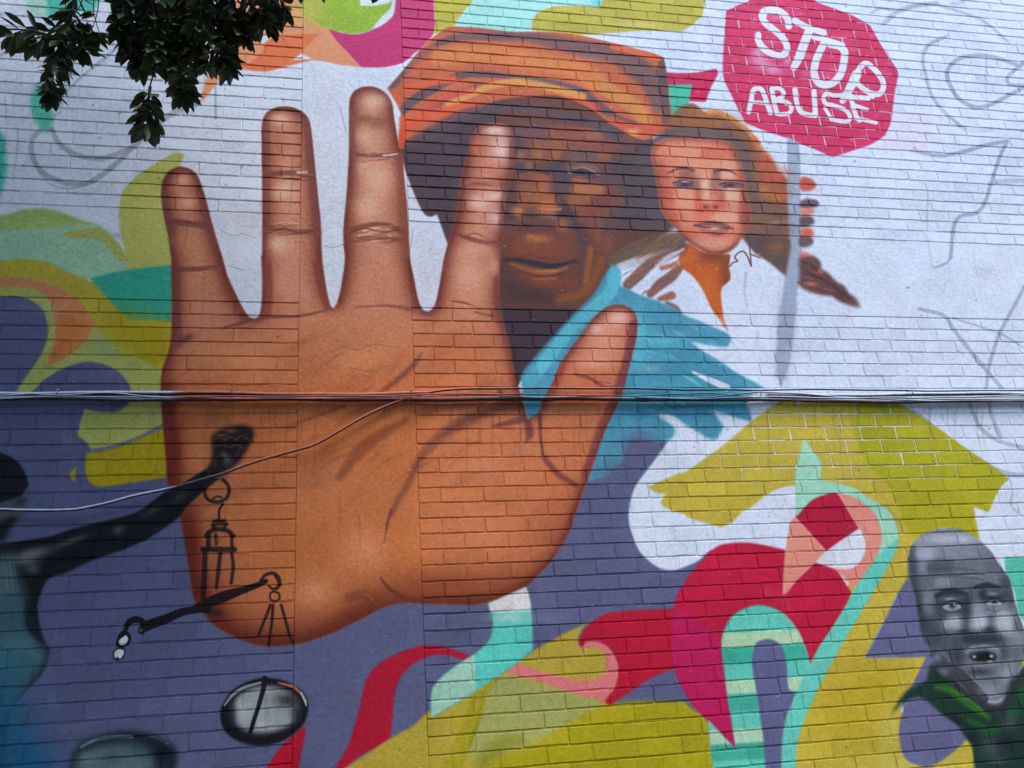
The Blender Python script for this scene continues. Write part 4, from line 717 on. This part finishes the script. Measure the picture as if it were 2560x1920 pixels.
def cable_mat(name, base, mixf, bare_left_of=None, bare_right_of=2.2):
    """cable sheath, oversprayed with the mural's paint; underside shade put into the colour"""
    m, n, l, b = nodes(name); g, t = mural_lookup(n, l, IMG)
    mix = n.new('ShaderNodeMix'); mix.data_type = 'RGBA'; mix.inputs[0].default_value = mixf
    mix.inputs[6].default_value = (*base, 1); gm_ = n.new('ShaderNodeGamma'); gm_.inputs[1].default_value = 1.35; l.new(t.outputs[0], gm_.inputs[0]); l.new(gm_.outputs[0], mix.inputs[7]); b.inputs['Specular IOR Level'].default_value = .2
    if bare_left_of is not None:
        sp = n.new('ShaderNodeSeparateXYZ'); l.new(g.outputs['Position'], sp.inputs[0]); mm = n.new('ShaderNodeMapRange'); mm.inputs['From Min'].default_value = bare_left_of-.02; mm.inputs['From Max'].default_value = bare_left_of+.06
        mm.inputs['To Max'].default_value = mixf; l.new(sp.outputs['X'], mm.inputs['Value'])
        m3 = n.new('ShaderNodeMapRange'); m3.inputs['From Min'].default_value = bare_right_of; m3.inputs['From Max'].default_value = bare_right_of+.12; m3.inputs['To Min'].default_value = 1; m3.inputs['To Max'].default_value = 0; l.new(sp.outputs['X'], m3.inputs['Value'])
        mu = n.new('ShaderNodeMath'); mu.operation = 'MULTIPLY'; l.new(mm.outputs[0], mu.inputs[0]); l.new(m3.outputs[0], mu.inputs[1]); l.new(mu.outputs[0], mix.inputs[0])
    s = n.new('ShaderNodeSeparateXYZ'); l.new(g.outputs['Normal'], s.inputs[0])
    mr = n.new('ShaderNodeMapRange'); mr.inputs['From Min'].default_value = -.55; mr.inputs['From Max'].default_value = .1; l.new(s.outputs['Z'], mr.inputs['Value'])  # downward faces blend to near black: shade painted into the sheath
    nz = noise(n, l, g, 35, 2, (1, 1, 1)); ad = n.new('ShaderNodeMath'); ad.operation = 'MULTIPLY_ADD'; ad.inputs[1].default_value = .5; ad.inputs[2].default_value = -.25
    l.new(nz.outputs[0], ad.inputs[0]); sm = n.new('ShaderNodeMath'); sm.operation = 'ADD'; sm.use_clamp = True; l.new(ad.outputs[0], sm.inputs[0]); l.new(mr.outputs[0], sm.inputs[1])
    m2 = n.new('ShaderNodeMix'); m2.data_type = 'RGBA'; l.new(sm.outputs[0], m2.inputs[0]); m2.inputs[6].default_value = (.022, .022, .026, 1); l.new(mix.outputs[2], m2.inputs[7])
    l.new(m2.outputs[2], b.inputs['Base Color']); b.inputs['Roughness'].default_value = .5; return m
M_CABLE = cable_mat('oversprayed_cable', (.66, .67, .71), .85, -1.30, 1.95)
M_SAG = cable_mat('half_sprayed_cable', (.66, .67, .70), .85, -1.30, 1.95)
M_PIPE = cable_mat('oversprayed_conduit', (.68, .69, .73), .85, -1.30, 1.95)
def plain(name, c, rough=.7, var=.25, scale=6):
    m, n, l, b = nodes(name); g = n.new('ShaderNodeNewGeometry'); t = noise(n, l, g, scale, 4)
    r = n.new('ShaderNodeValToRGB'); r.color_ramp.elements[0].position = .3; r.color_ramp.elements[1].position = .7
    r.color_ramp.elements[0].color = (*[v*(1-var) for v in c], 1); r.color_ramp.elements[1].color = (*[v*(1+var) for v in c], 1)
    l.new(t.outputs[0], r.inputs[0]); l.new(r.outputs[0], b.inputs['Base Color']); b.inputs['Roughness'].default_value = rough; return m
M_ASPHALT = plain('asphalt', (.05, .05, .052), .9, .3, 30); M_PAVE = plain('concrete_paving', (.27, .26, .25), .85, .15, 12)
M_OPP = plain('dull_brown_facade', (.20, .17, .15), .9, .2, 5); M_GLASS = plain('dark_glass', (.03, .035, .04), .08, .1, 3)
M_COPING = plain('concrete_coping', (.30, .30, .29), .85, .2, 9); M_BARK = plain('bark', (.075, .06, .048), .9, .4, 14); M_METAL = plain('galvanised_steel', (.42, .43, .45), .45, .15, 40)
m, n, l, b = nodes('leaf'); g = n.new('ShaderNodeNewGeometry'); t = noise(n, l, g, 3.5, 2)
r = n.new('ShaderNodeValToRGB'); r.color_ramp.elements[0].position = .35; r.color_ramp.elements[1].position = .65
r.color_ramp.elements[0].color = (.032, .050, .016, 1); r.color_ramp.elements[1].color = (.068, .092, .028, 1)
l.new(t.outputs[0], r.inputs[0]); l.new(r.outputs[0], b.inputs['Base Color']); b.inputs['Roughness'].default_value = .42; b.inputs['Specular IOR Level'].default_value = .4
M_LEAF = m

# ------------------------------------------------------------------ object helpers
def mesh_obj(name, v, f, mat, parent=None, smooth=False):
    me = bpy.data.meshes.new(name); me.from_pydata([tuple(q) for q in v], [], f); me.materials.append(mat)
    if smooth:
        for p in me.polygons: p.use_smooth = True
    o = bpy.data.objects.new(name, me); col.objects.link(o); o.parent = parent; return o
def tag(o, label, cat, group=None):
    o['label'] = label; o['category'] = cat
    if group: o['group'] = group
    return o
def empty(name, loc):
    o = bpy.data.objects.new(name, None); o.empty_display_size = .2; col.objects.link(o); o.location = loc; return o
def boxes(lst):
    v, f = [], []
    for (x0, x1, y0, y1, z0, z1) in lst:
        b = len(v); v += [(x0, y0, z0), (x1, y0, z0), (x1, y1, z0), (x0, y1, z0), (x0, y0, z1), (x1, y0, z1), (x1, y1, z1), (x0, y1, z1)]
        f += [tuple(b+i for i in q) for q in ((0, 1, 5, 4), (1, 2, 6, 5), (2, 3, 7, 6), (3, 0, 4, 7), (4, 5, 6, 7), (3, 2, 1, 0))]
    return v, f
def tube(pts, rad, seg=8, cap=True):
    pts = [Vector(p) for p in pts]; rad = rad if isinstance(rad, (list, tuple)) else [rad]*len(pts)
    v, f = [], []
    for i, p in enumerate(pts):
        t = (pts[min(i+1, len(pts)-1)]-pts[max(i-1, 0)]).normalized()
        up = Vector((0, 0, 1)) if abs(t.z) < .9 else Vector((0, 1, 0)); s = t.cross(up).normalized(); u = s.cross(t)
        for j in range(seg):
            a = 2*math.pi*j/seg; v.append(p+(s*math.cos(a)+u*math.sin(a))*rad[i])
    for i in range(len(pts)-1):
        for j in range(seg):
            a, b2 = i*seg+j, i*seg+(j+1) % seg; f.append((a, a+seg, b2+seg, b2))
    if cap: f.append(tuple(range(seg))); f.append(tuple(range(len(v)-1, len(v)-1-seg, -1)))
    return v, f

# ------------------------------------------------------------------ ground
def sheet(name, x0, x1, y0, y1, z, mat):
    o = mesh_obj(name, [(x0, y0, z), (x1, y0, z), (x1, y1, z), (x0, y1, z)], [(0, 1, 2, 3)], mat); o['kind'] = 'structure'; return o
sheet('ground', -300, 300, -300, 300, -0.154, M_ASPHALT)
v, f = boxes([(-40, 40, -3.2, 0.25, -.15, 0.0)])
o = mesh_obj('pavement', v, f, M_PAVE); o['kind'] = 'structure'
v, f = boxes([(-40, 40, -3.36, -3.203, -.15, 0.003)])
o = mesh_obj('kerb', v, f, M_COPING); o['kind'] = 'structure'

# ------------------------------------------------------------------ unseen terrace added across the street (behind the camera): it closes off the low sky
opp = empty('added_terrace', (0, -13, 0)); tag(opp, 'plain two storey terrace, unseen, added across the street to block low sky light', 'building')
def opart(name, lst, mat, par): o = mesh_obj(name, *boxes(lst), mat, par); return o
opart('wall', [(-32, 32, -7, 0, -.154, 8.6)], M_OPP, opp); opart('parapet', [(-32.1, 32.1, -7.1, .12, 8.602, 8.9)], M_COPING, opp)
wm = bpy.data.meshes.new('window'); wm.from_pydata(*(lambda q: (q[0], [], q[1]))(boxes([(-.6, -.54, .002, .06, 0, 1.7), (.54, .6, .002, .06, 0, 1.7), (-.54, .54, .002, .06, 0, .07), (-.54, .54, .002, .06, 1.63, 1.7), (-.54, .54, .002, .05, .83, .88)]))); wm.materials.append(M_COPING)
gm = bpy.data.meshes.new('pane'); gm.from_pydata(*(lambda q: (q[0], [], q[1]))(boxes([(-.54, .54, .002, .015, .07, 1.63)]))); gm.materials.append(M_GLASS)
for zz in (1.1, 5.0):
    for xx in range(-28, 29, 4):
        w_ = bpy.data.objects.new('window', wm); col.objects.link(w_); w_.parent = opp; w_.location = (xx, 0, zz)
        p_ = bpy.data.objects.new('pane', gm); col.objects.link(p_); p_.parent = w_

# ------------------------------------------------------------------ the wall
wall = empty('brick_wall', (0, 0, 0))
tag(wall, 'tall painted brick wall carrying a mural of a raised open hand, faces and ribbons', 'wall')
def brick_ring(w, h, seed):
    r = random.Random(seed); c = .0045
    P = [(-w/2+c, -h/2), (-w*.17, -h/2), (w*.17, -h/2), (w/2-c, -h/2), (w/2, -h/2+c), (w/2, h/2-c), (w/2-c, h/2), (w*.17, h/2), (-w*.17, h/2), (-w/2+c, h/2), (-w/2, h/2-c), (-w/2, -h/2+c)]
    P = [(x+r.uniform(-.0012, .0012), z+r.uniform(-.0022, .0016)) for x, z in P]
    v = []
    for inset, y in ((.0028, 0.0), (.0, .0028), (.0, .034)):
        for x, z in P:
            s = 1-inset*.7/(w/2); q = 1-inset/(h/2)
            v.append((x*s, y+(r.uniform(-.0006, .0006) if y == 0 else 0), z*q))
    n_ = len(P); f = [tuple(range(n_))]
    for k in range(2):
        for j in range(n_): a, b2 = k*n_+j, k*n_+(j+1) % n_; f.append((a, a+n_, b2+n_, b2))
    f = [q for q in f]
    return v, f
NV = 10
def shape_key(w): return 'full' if w > .2 else 'half'
variants = {}
for kind, w in (('full', BRICK-.006), ('half', BRICK/2-.006)):
    for s in range(NV): variants[kind, s] = brick_ring(w, COURSE-GAPB, s*7+(0 if kind == 'full' else 500))
vmesh = {}
for key, (v, f) in variants.items():
    me = bpy.data.meshes.new('brick'); me.from_pydata(v, [], f); me.materials.append(M_BRICK); vmesh[key] = me
# the 300 bricks that show largest are objects of their own, the rest one mesh
cand = []
for i, (x0, x1, z0, z1, lf) in enumerate(bricks):
    xs = np.array([x0, x1, x1, x0]); zs = np.array([z0, z0, z1, z1]); qx, qy = wall_to_px(xs, zs)
    if qx.min() < 0 or qx.max() > 2560 or qy.min() < 0 or qy.max() > 1920: continue
    cand.append((.5*abs(np.dot(qx, np.roll(qy, 1))-np.dot(qy, np.roll(qx, 1))), i))
own = set(i for _, i in sorted(cand, reverse=True)[:300])
sv, sf = [], []
for i, (x0, x1, z0, z1, lf) in enumerate(bricks):
    kind = shape_key(x1-x0); s = rng.integers(NV); w = BRICK-.006 if kind == 'full' else BRICK/2-.006
    loc = ((x0+x1)/2, float(rng.uniform(-.0010, .0010)), (z0+z1)/2+float(rng.uniform(-.0007, .0007))); rot = float(rng.uniform(-.0022, .0022)); sx = (x1-x0)/w*float(rng.uniform(.993, 1.0))
    if i in own:
        o = bpy.data.objects.new('brick', vmesh[kind, s]); col.objects.link(o); o.parent = wall; o.location = loc; o.rotation_euler = (0, rot, 0); o.scale = (sx, 1, 1)
    else:
        v, f = variants[kind, s]; b0 = len(sv); ca, sa = math.cos(rot), math.sin(rot)
        for (x, y, z) in v: x *= sx; sv.append((loc[0]+x*ca+z*sa, loc[1]+y, loc[2]-x*sa+z*ca))
        sf += [tuple(b0+q for q in p) for p in f]
o = mesh_obj('brick_courses', sv, sf, M_BRICK, wall); o['kind'] = 'stuff'
# mortar bed with uneven squeezed joints
REC = .0064
fill = []
for i, (x0, x1, z0, z1, lf) in enumerate(bricks):
    xe = x1 if not lf else x0-.006                        # head joint beside the brick
    if lf: d = float(rng.choice([.0007, .0012, .003], p=[.55, .3, .15])) if z1 < ZK else float(rng.choice([.0018, .004, .006], p=[.3, .35, .35]))
    elif z1 < 2.9: d = float(rng.choice([.0014, .003, .0055], p=[.35, .35, .3]))
    elif (x0 > 1.6 and z1 > ZK): d = float(rng.choice([.0012, .003, .006], p=[.4, .35, .25]))
    else: d = float(rng.choice([.0015, .004, .006], p=[.2, .35, .45]))
    fill.append((xe-.002, xe+.008, d, .02, z0-.001, z1+.001))
    low_left = lf and z1 < ZK
    p = .6 if low_left else (.24 if z1 > ZK else .42)
    roller = (1.9 < x0 < 4.3 and 2.3 < z1 < 3.6)
    if roller: p = .8
    if rng.random() < p:                                 # bed joint partly closed with mortar and paint
        L = (x1-x0)*float(rng.uniform(.25, .95)); a = x0+float(rng.uniform(0, (x1-x0)-L))
        fill.append((a, a+L, float(rng.uniform(.0016, .0042)), .02, z0-GAPB+.0012, z0-.0003))
v, f = boxes([(0.0, WX1, .0050, .06, 0.0, ZK+.1), (0.0, WX1, REC, .06, ZK+.1, joint_z(KTOP, False)), (WX0, SEAM_L, .0046, .06, 0.0, ZK+.1), (WX0, SEAM_L, REC, .06, ZK+.1, joint_z(KTOP, True))]+fill)
mesh_obj('mortar', v, f, M_JOINT, wall)
# smooth render: the column, and the two bands it runs into
def slab(name, x0, x1, z0, z1, y):
    r = random.Random(name+str(x0)); v, f = [], []; b = .0016
    def lin(a, c):
        n_ = max(2, int((c-a)/.13)); return [a]+list(np.linspace(a+b, c-b, n_+1))+[c]
    xs, zs = lin(x0, x1), lin(z0, z1); nx, nz = len(xs)-1, len(zs)-1
    for j, z in enumerate(zs):
        for i, x in enumerate(xs):
            e = i in (0, nx) or j in (0, nz); v.append((x, y+(b if e else r.uniform(-.0003, .0003)), z))
    for j in range(nz):
        for i in range(nx): a = j*(nx+1)+i; f.append((a, a+1, a+nx+2, a+nx+1))
    ring = [i for i in range(nx+1)]+[j*(nx+1)+nx for j in range(1, nz+1)]+[nz*(nx+1)+i for i in range(nx-1, -1, -1)]+[j*(nx+1) for j in range(nz-1, 0, -1)]
    b0 = len(v); v += [(v[q][0], .05, v[q][2]) for q in ring]; R_ = len(ring)
    for q in range(R_): f.append((ring[q], b0+q, b0+(q+1) % R_, ring[(q+1) % R_]))
    o = mesh_obj(name, v, f, M_RENDER, wall)
    return o
ZTOP = joint_z(KTOP, False)
slab('render_column', SEAM_L+.0004, -.0004, 0.0, ZTOP, -.0012)
slab('render_band', .0005, WX1, joint_z(27, False)+.004, joint_z(20, False)-.004, .0)
slab('render_band', WX0, SEAM_L-.0005, joint_z(27, True)+.004, joint_z(20, True)-.004, .0)
v, f = boxes([(WX0-.03, WX1+.03, .0605, .24, 0.0, ZTOP)]); mesh_obj('wall_core', v, f, M_JOINT, wall)
v, f = boxes([(WX0-.05, WX1+.05, -.05, .28, ZTOP+.002, ZTOP+.09)]); mesh_obj('coping', v, f, M_COPING, wall)

# ------------------------------------------------------------------ cables along the wall
def path(s, y, n=5, wob=0.0):
    p, cor, k = parse(s); q = curve(p, cor, False, n); ys = np.interp(np.linspace(0, 1, len(q)), np.linspace(0, 1, len(y)), y) if isinstance(y, (list, tuple)) else [y]*len(q)
    out = []
    for (a, b2), yy in zip(q, ys): c = ray_at(a, b2, yy); out.append((c[0], c[1], c[2]+random.uniform(-wob, wob)+.0035*math.sin(c[0]*4.3+len(s))+.0018*math.sin(c[0]*11+len(s)*2)))
    return out
def cable(name, s, y, r, mat, label, cat='cable', wob=.0006):
    pts = path(s, y, 6, wob)
    if pts[0][0] < -2.2: pts = [(WX0+.02, pts[0][1], pts[0][2]), (-3.6, pts[0][1], pts[0][2]-.006)]+pts
    if pts[-1][0] > 5: pts = pts+[(WX1-.02, pts[-1][1], pts[-1][2])]
    o = mesh_obj(name, *tube(pts, r, 10), mat, None, True); tag(o, label, cat, None); return o
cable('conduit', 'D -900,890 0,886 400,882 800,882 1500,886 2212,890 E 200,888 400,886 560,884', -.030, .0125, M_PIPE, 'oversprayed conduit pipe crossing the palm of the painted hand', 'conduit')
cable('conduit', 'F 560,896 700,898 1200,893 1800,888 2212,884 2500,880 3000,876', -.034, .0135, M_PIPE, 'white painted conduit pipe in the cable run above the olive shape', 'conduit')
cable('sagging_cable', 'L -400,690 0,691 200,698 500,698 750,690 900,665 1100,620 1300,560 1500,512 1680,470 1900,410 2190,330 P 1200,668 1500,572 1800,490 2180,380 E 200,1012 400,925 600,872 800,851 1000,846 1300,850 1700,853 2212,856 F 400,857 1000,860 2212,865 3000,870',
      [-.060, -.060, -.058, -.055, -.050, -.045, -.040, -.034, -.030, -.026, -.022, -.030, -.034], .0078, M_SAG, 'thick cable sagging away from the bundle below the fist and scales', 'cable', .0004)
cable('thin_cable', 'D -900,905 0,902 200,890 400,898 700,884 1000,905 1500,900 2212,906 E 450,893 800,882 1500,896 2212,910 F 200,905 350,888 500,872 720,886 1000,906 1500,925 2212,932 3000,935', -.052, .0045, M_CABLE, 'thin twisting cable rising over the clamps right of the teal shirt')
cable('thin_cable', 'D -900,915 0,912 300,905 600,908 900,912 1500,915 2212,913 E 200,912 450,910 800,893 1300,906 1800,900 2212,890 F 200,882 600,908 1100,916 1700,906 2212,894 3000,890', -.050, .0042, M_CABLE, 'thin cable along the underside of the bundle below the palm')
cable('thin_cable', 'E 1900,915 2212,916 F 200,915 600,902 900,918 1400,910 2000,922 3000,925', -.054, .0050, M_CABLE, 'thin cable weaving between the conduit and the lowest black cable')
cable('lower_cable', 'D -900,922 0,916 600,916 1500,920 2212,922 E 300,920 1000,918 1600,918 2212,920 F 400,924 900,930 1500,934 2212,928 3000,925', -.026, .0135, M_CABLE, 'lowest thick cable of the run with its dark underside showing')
# saddle clips holding the run
clip_v, clip_f = tube([(0, .012, -.026), (0, -.040, -.024), (0, -.056, -.008), (0, -.056, .006), (0, -.040, .016), (0, .012, .018)], .0034, 6)
cm = bpy.data.meshes.new('cable_clip'); cm.from_pydata([tuple(q) for q in clip_v], [], clip_f); cm.materials.append(M_CABLE)
for (a, b2, lab) in (('D', (1495, 895), 'small saddle clip over the conduit below the little finger'), ('E', (455, 896), 'small saddle clip where the sagging cable leaves the bundle'), ('E', (1030, 890), 'small saddle clip left of the teal collar'),
                     ('E', (2095, 898), 'small saddle clip on the teal shirt'), ('F', (495, 892), 'small saddle clip just right of the teal shirt'), ('F', (1460, 892), 'small saddle clip above the right slope of the olive shape'), ('D', (385, 895), 'small saddle clip over the slate purple swirl')):
    ox, oy, w = FR[a]; c = ray_at(ox+b2[0]*w/2212, oy+b2[1]*w/2212, 0.0)
    o = bpy.data.objects.new('cable_clip', cm); col.objects.link(o); o.location = (c[0], -.004, c[2]); tag(o, lab, 'clip', 'clips holding the cable run')
v, f = boxes([(-.016, .016, -.030, .01, -.014, .014)]); ox, oy, w = FR['F']; c = ray_at(ox+757*w/2212, oy+934*w/2212, -.02)
o = mesh_obj('junction_block', v, f, M_METAL); o.location = (c[0], -.0, c[2]); tag(o, 'small pale square block under the cable run at the olive tip', 'block')

# ------------------------------------------------------------------ tree: trunk outside the frame, its drooping twigs inside
TREE_Y = -1.75
tree = empty('street_tree', (-3.35, -2.1, 0.0)); tag(tree, 'dark leafy tree with drooping twigs hanging in front of the white wall', 'tree')
def tpart(name, v, f, mat, smooth=True):
    o = mesh_obj(name, [Vector(q)-Vector((-3.35, -2.1, 0)) for q in v], f, mat, tree, smooth); return o
tpart('trunk', *tube([(-3.35, -2.1, -.02), (-3.33, -2.1, .6), (-3.38, -2.08, 1.6), (-3.3, -2.05, 2.8), (-3.2, -2.0, 4.0), (-3.1, -2.0, 5.2), (-3.0, -2.05, 6.4), (-2.9, -2.1, 7.4)], [.20, .165, .15, .135, .12, .10, .07, .03], 12), M_BARK)
def limb(pts, r): tpart('limb', *tube(pts, list(np.linspace(r, .012, len(pts))), 8), M_BARK)
limb([(-3.2, -2.0, 4.0), (-2.6, -1.95, 4.75), (-1.9, -1.85, 5.15), (-1.2, -1.8, 5.3), (-.5, -1.75, 5.35), (.0, -1.7, 5.3)], .06)
limb([(-3.1, -2.0, 5.0), (-2.6, -1.4, 5.9), (-1.8, -1.1, 6.5), (-1.0, -.9, 6.8)], .055)
limb([(-3.0, -2.05, 5.9), (-2.2, -2.5, 6.6), (-1.2, -2.6, 7.0)], .05)
limb([(-3.15, -2.0, 4.6), (-3.8, -1.5, 5.4), (-4.5, -1.2, 6.0)], .05)
limb([(-3.05, -2.0, 5.4), (-3.5, -2.8, 6.2), (-3.9, -3.3, 6.8)], .045)
# leaf: pointed blade folded along the midrib
def leaf_shape(wr):
    v = [(0, 0, 0)]; prof = ((.12, .30), (.40, .92), (.62, 1.0), (.84, .55))
    for t, w in prof: v += [(-w*wr, t, .10*w*wr), (0, t, -.03*math.sin(t*3)), (w*wr, t, .10*w*wr)]
    v.append((0, 1.0, -.05)); f = [(0, 2, 1), (0, 3, 2)]
    for i in range(3):
        a = 1+i*3; f += [(a, a+1, a+4, a+3), (a+1, a+2, a+5, a+4)]
    f += [(10, 11, 13), (11, 12, 13)]
    return v, f
LSH = [leaf_shape(w) for w in (.17, .20, .23)]
lmesh = []
for v, f in LSH:
    me = bpy.data.meshes.new('leaf'); me.from_pydata(v, [], f); me.materials.append(M_LEAF); lmesh.append(me)
leaves = []                                    # (matrix, shape)
def add_leaf(base, direc, size, roll):
    d = Vector(direc).normalized(); s = d.cross(Vector((0, 0, 1)))
    if s.length < .05: s = Vector((1, 0, 0))
    s.normalize(); n_ = s.cross(d); q = Matrix((s, d, n_)).transposed().to_4x4() @ Matrix.Rotation(roll, 4, 'Y')
    leaves.append((Matrix.Translation(Vector(base)) @ q @ Matrix.Scale(size, 4), random.randrange(3)))
def whorl(p, axis, n_, size, spread):
    a = Vector(axis).normalized(); s = a.orthogonal().normalized(); u = a.cross(s); ph = random.uniform(0, 6.28)
    for i in range(n_):
        t = ph+6.283*i/n_+random.uniform(-.3, .3); sp = spread+random.uniform(-.25, .25)
        d = a*math.cos(sp)+(s*math.cos(t)+u*math.sin(t))*math.sin(sp)
        add_leaf(Vector(p)+d*.006, d+Vector((0, 0, -.25)), size*random.uniform(.8, 1.15), random.uniform(-.6, .6))
twigs = []
LIMB = [Vector(q) for q in ((-2.6, -1.95, 4.75), (-1.9, -1.85, 5.15), (-1.2, -1.8, 5.3), (-.5, -1.75, 5.35), (.0, -1.7, 5.3))]
def hang(q):
    """points leading from the limb overhead down to q"""
    if q.z < 4.62: return []
    best = min((LIMB[i].lerp(LIMB[i+1], t/8) for i in range(len(LIMB)-1) for t in range(9)), key=lambda c: abs(c.x-q.x))
    return [best, best.lerp(q, .5)+Vector((.02, .01, .02))]
def twig(s, y, size, per, step=2, spread=1.0, endn=7):
    p, cor, k = parse(s); q = curve(p, cor, False, 4); P = [Vector(ray_at(a, b2, y+random.uniform(-.01, .01))) for a, b2 in q]
    twigs.append((hang(P[0])+P, .007, .002))
    for i in range(2, len(P), step): whorl(P[i], P[i]-P[i-1], per, size, spread)
    whorl(P[-1], P[-1]-P[-2], endn, size, .75)
# the twigs seen in the photograph, traced at their distance
for s, dy, size, per in (
    ('A 520,-120 470,60 430,150 390,260', 0, .085, 6), ('A 430,170 330,210 230,250', .05, .085, 5), ('A 300,225 180,190 90,215', -.03, .09, 3), ('A 400,260 360,400 340,500 330,590', .0, .075, 7), ('A 440,240 500,280 530,300', .06, .085, 4), ('A 400,250 390,330 400,420', .08, .08, 6), ('A 470,100 510,130 520,180', .04, .07, 4),
    ('A 760,-150 800,60 830,180 840,280', .0, .09, 7), ('A 860,-150 900,100 900,250 880,350', .07, .09, 8), ('A 960,-150 990,100 1000,250 1010,350', -.05, .09, 8), ('A 1080,-150 1090,100 1100,230 1130,330', .05, .09, 8), ('A 1200,-150 1200,60 1190,170 1210,250', -.03, .09, 8),
    ('A 1010,350 1000,420 990,470 970,530 960,590', .02, .02, 2), ('A 965,560 955,640 950,720 945,790', .0, .085, 7), ('A 1120,330 1150,420 1165,500 1175,580', .0, .088, 7), ('A 870,330 900,380 920,410', .03, .08, 5), ('A 1210,250 1230,330 1250,390', .03, .075, 3),
    ('A 1320,-150 1330,60 1380,150 1420,230', .03, .09, 8), ('A 1420,220 1440,300 1460,360 1470,410', .0, .085, 7), ('A 1340,310 1320,330', .02, .07, 2), ('A 1470,-150 1500,40 1520,120 1530,170', .0, .09, 7), ('A 1600,-150 1620,10 1650,80 1670,110', -.04, .09, 7), ('A 1700,-150 1730,20 1750,90 1745,130', .03, .088, 7), ('A 1780,-150 1800,-20 1810,40', .02, .08, 4),
    ('A 900,-150 950,20 960,120', .10, .09, 8), ('A 1120,-150 1160,0 1180,90', .10, .09, 8), ('A 1300,-100 1290,60 1270,160', -.07, .09, 8), ('A 1440,-100 1430,60 1450,130', .06, .09, 8), ('A 820,-100 790,80 775,160', -.06, .085, 6), ('A 1540,100 1570,180 1580,220', .03, .075, 3),
    ('A 1370,240 1340,280 1310,300', .0, .07, 3), ('A 1380,300 1360,360 1350,400', .02, .07, 2), ('A 560,160 590,190 600,210', .03, .07, 2)):
    if size < .03:
        p, cor, k = parse(s); twigs.append(([Vector(ray_at(a, b2, TREE_Y+dy)) for a, b2 in curve(p, cor, False, 3)], .004, .003)); continue
    twig(s, TREE_Y+dy, size, per)
for s in ('A 620,-150 600,60 620,150 655,260', 'A 640,-150 630,60 600,170', 'A 1800,-80 1830,60 1820,170', 'A 560,-150 520,30 470,100', 'A 430,-120 420,60', 'A 1255,330 1260,420 1310,440'):
    p, cor, k = parse(s); P = [Vector(ray_at(a, b2, TREE_Y)) for a, b2 in curve(p, cor, False, 3)]; twigs.append((hang(P[0])+P, .0032, .0018))
n_seen = len(leaves)
# unseen crown above and left of the frame; low left clumps added for shade
for i in range(3400):
    c = random.choice(((-2.2, -1.9, 5.9, 1.1, .8, .55), (-1.2, -1.8, 6.1, .9, .8, .6), (-3.0, -2.0, 6.8, 1.2, 1.1, .7), (-3.8, -2.2, 6.2, .9, 1.0, .8), (-1.8, -1.5, 7.0, 1.0, .9, .5), (-.5, -1.75, 5.75, .5, .5, .3), (-4.1, -1.7, 4.3, 1.0, 1.2, 1.5), (-4.6, -2.2, 3.3, 1.0, 1.3, 1.1), (-3.3, -1.7, 2.4, .9, 1.0, 1.2), (-3.4, -2.8, 3.2, .9, .9, 1.3), (-1.3, -1.8, 5.2, 1.2, .3, .35), (-.8, -1.75, 5.1, .9, .25, .3)))
    while True:
        q = [random.uniform(-1, 1) for _ in range(3)]
        if q[0]**2+q[1]**2+q[2]**2 < 1: break
    p = (c[0]+q[0]*c[3], c[1]+q[1]*c[4], c[2]+q[2]*c[5])
    X_, Y_ = wall_to_px(np.array(p[0]), np.array(p[2]), p[1])
    if -40 < X_ < 2600 and Y_ > -45: continue
    whorl(p, (random.uniform(-1, 1), random.uniform(-1, 1), random.uniform(-1, .6)), 6, random.uniform(.09, .12), 1.1)
area = []
for i, (M, s) in enumerate(leaves[:n_seen]):
    a = M @ Vector((0, 0, 0)); b2 = M @ Vector((0, 1, 0)); s1 = M @ Vector((-.2, .5, 0)); s2 = M @ Vector((.2, .5, 0))
    pp = [np.array(wall_to_px(np.array(q.x), np.array(q.z), q.y)) for q in (a, b2, s1, s2)]; u = pp[1]-pp[0]; w = pp[3]-pp[2]
    mid = (pp[0]+pp[1])/2; area.append((abs(u[0]*w[1]-u[1]*w[0]) if mid[1] > -20 else 0, i))
own = set(i for _, i in sorted(area, reverse=True)[:300])
off = Matrix.Translation(Vector((3.35, 2.1, 0)))
sv, sf = [], []
for i, (M, s) in enumerate(leaves):
    if i in own:
        o = bpy.data.objects.new('leaf', lmesh[s]); col.objects.link(o); o.parent = tree; o.matrix_local = off @ M
    else:
        v, f = LSH[s]; b0 = len(sv); sv += [M @ Vector(q) for q in v]; sf += [tuple(b0+q for q in p) for p in f]
o = tpart('crown', sv, sf, M_LEAF, False); o['kind'] = 'stuff'
for P, r0, r1 in twigs: tpart('twig', *tube(P, list(np.linspace(r0, r1, len(P))), 5), M_BARK)
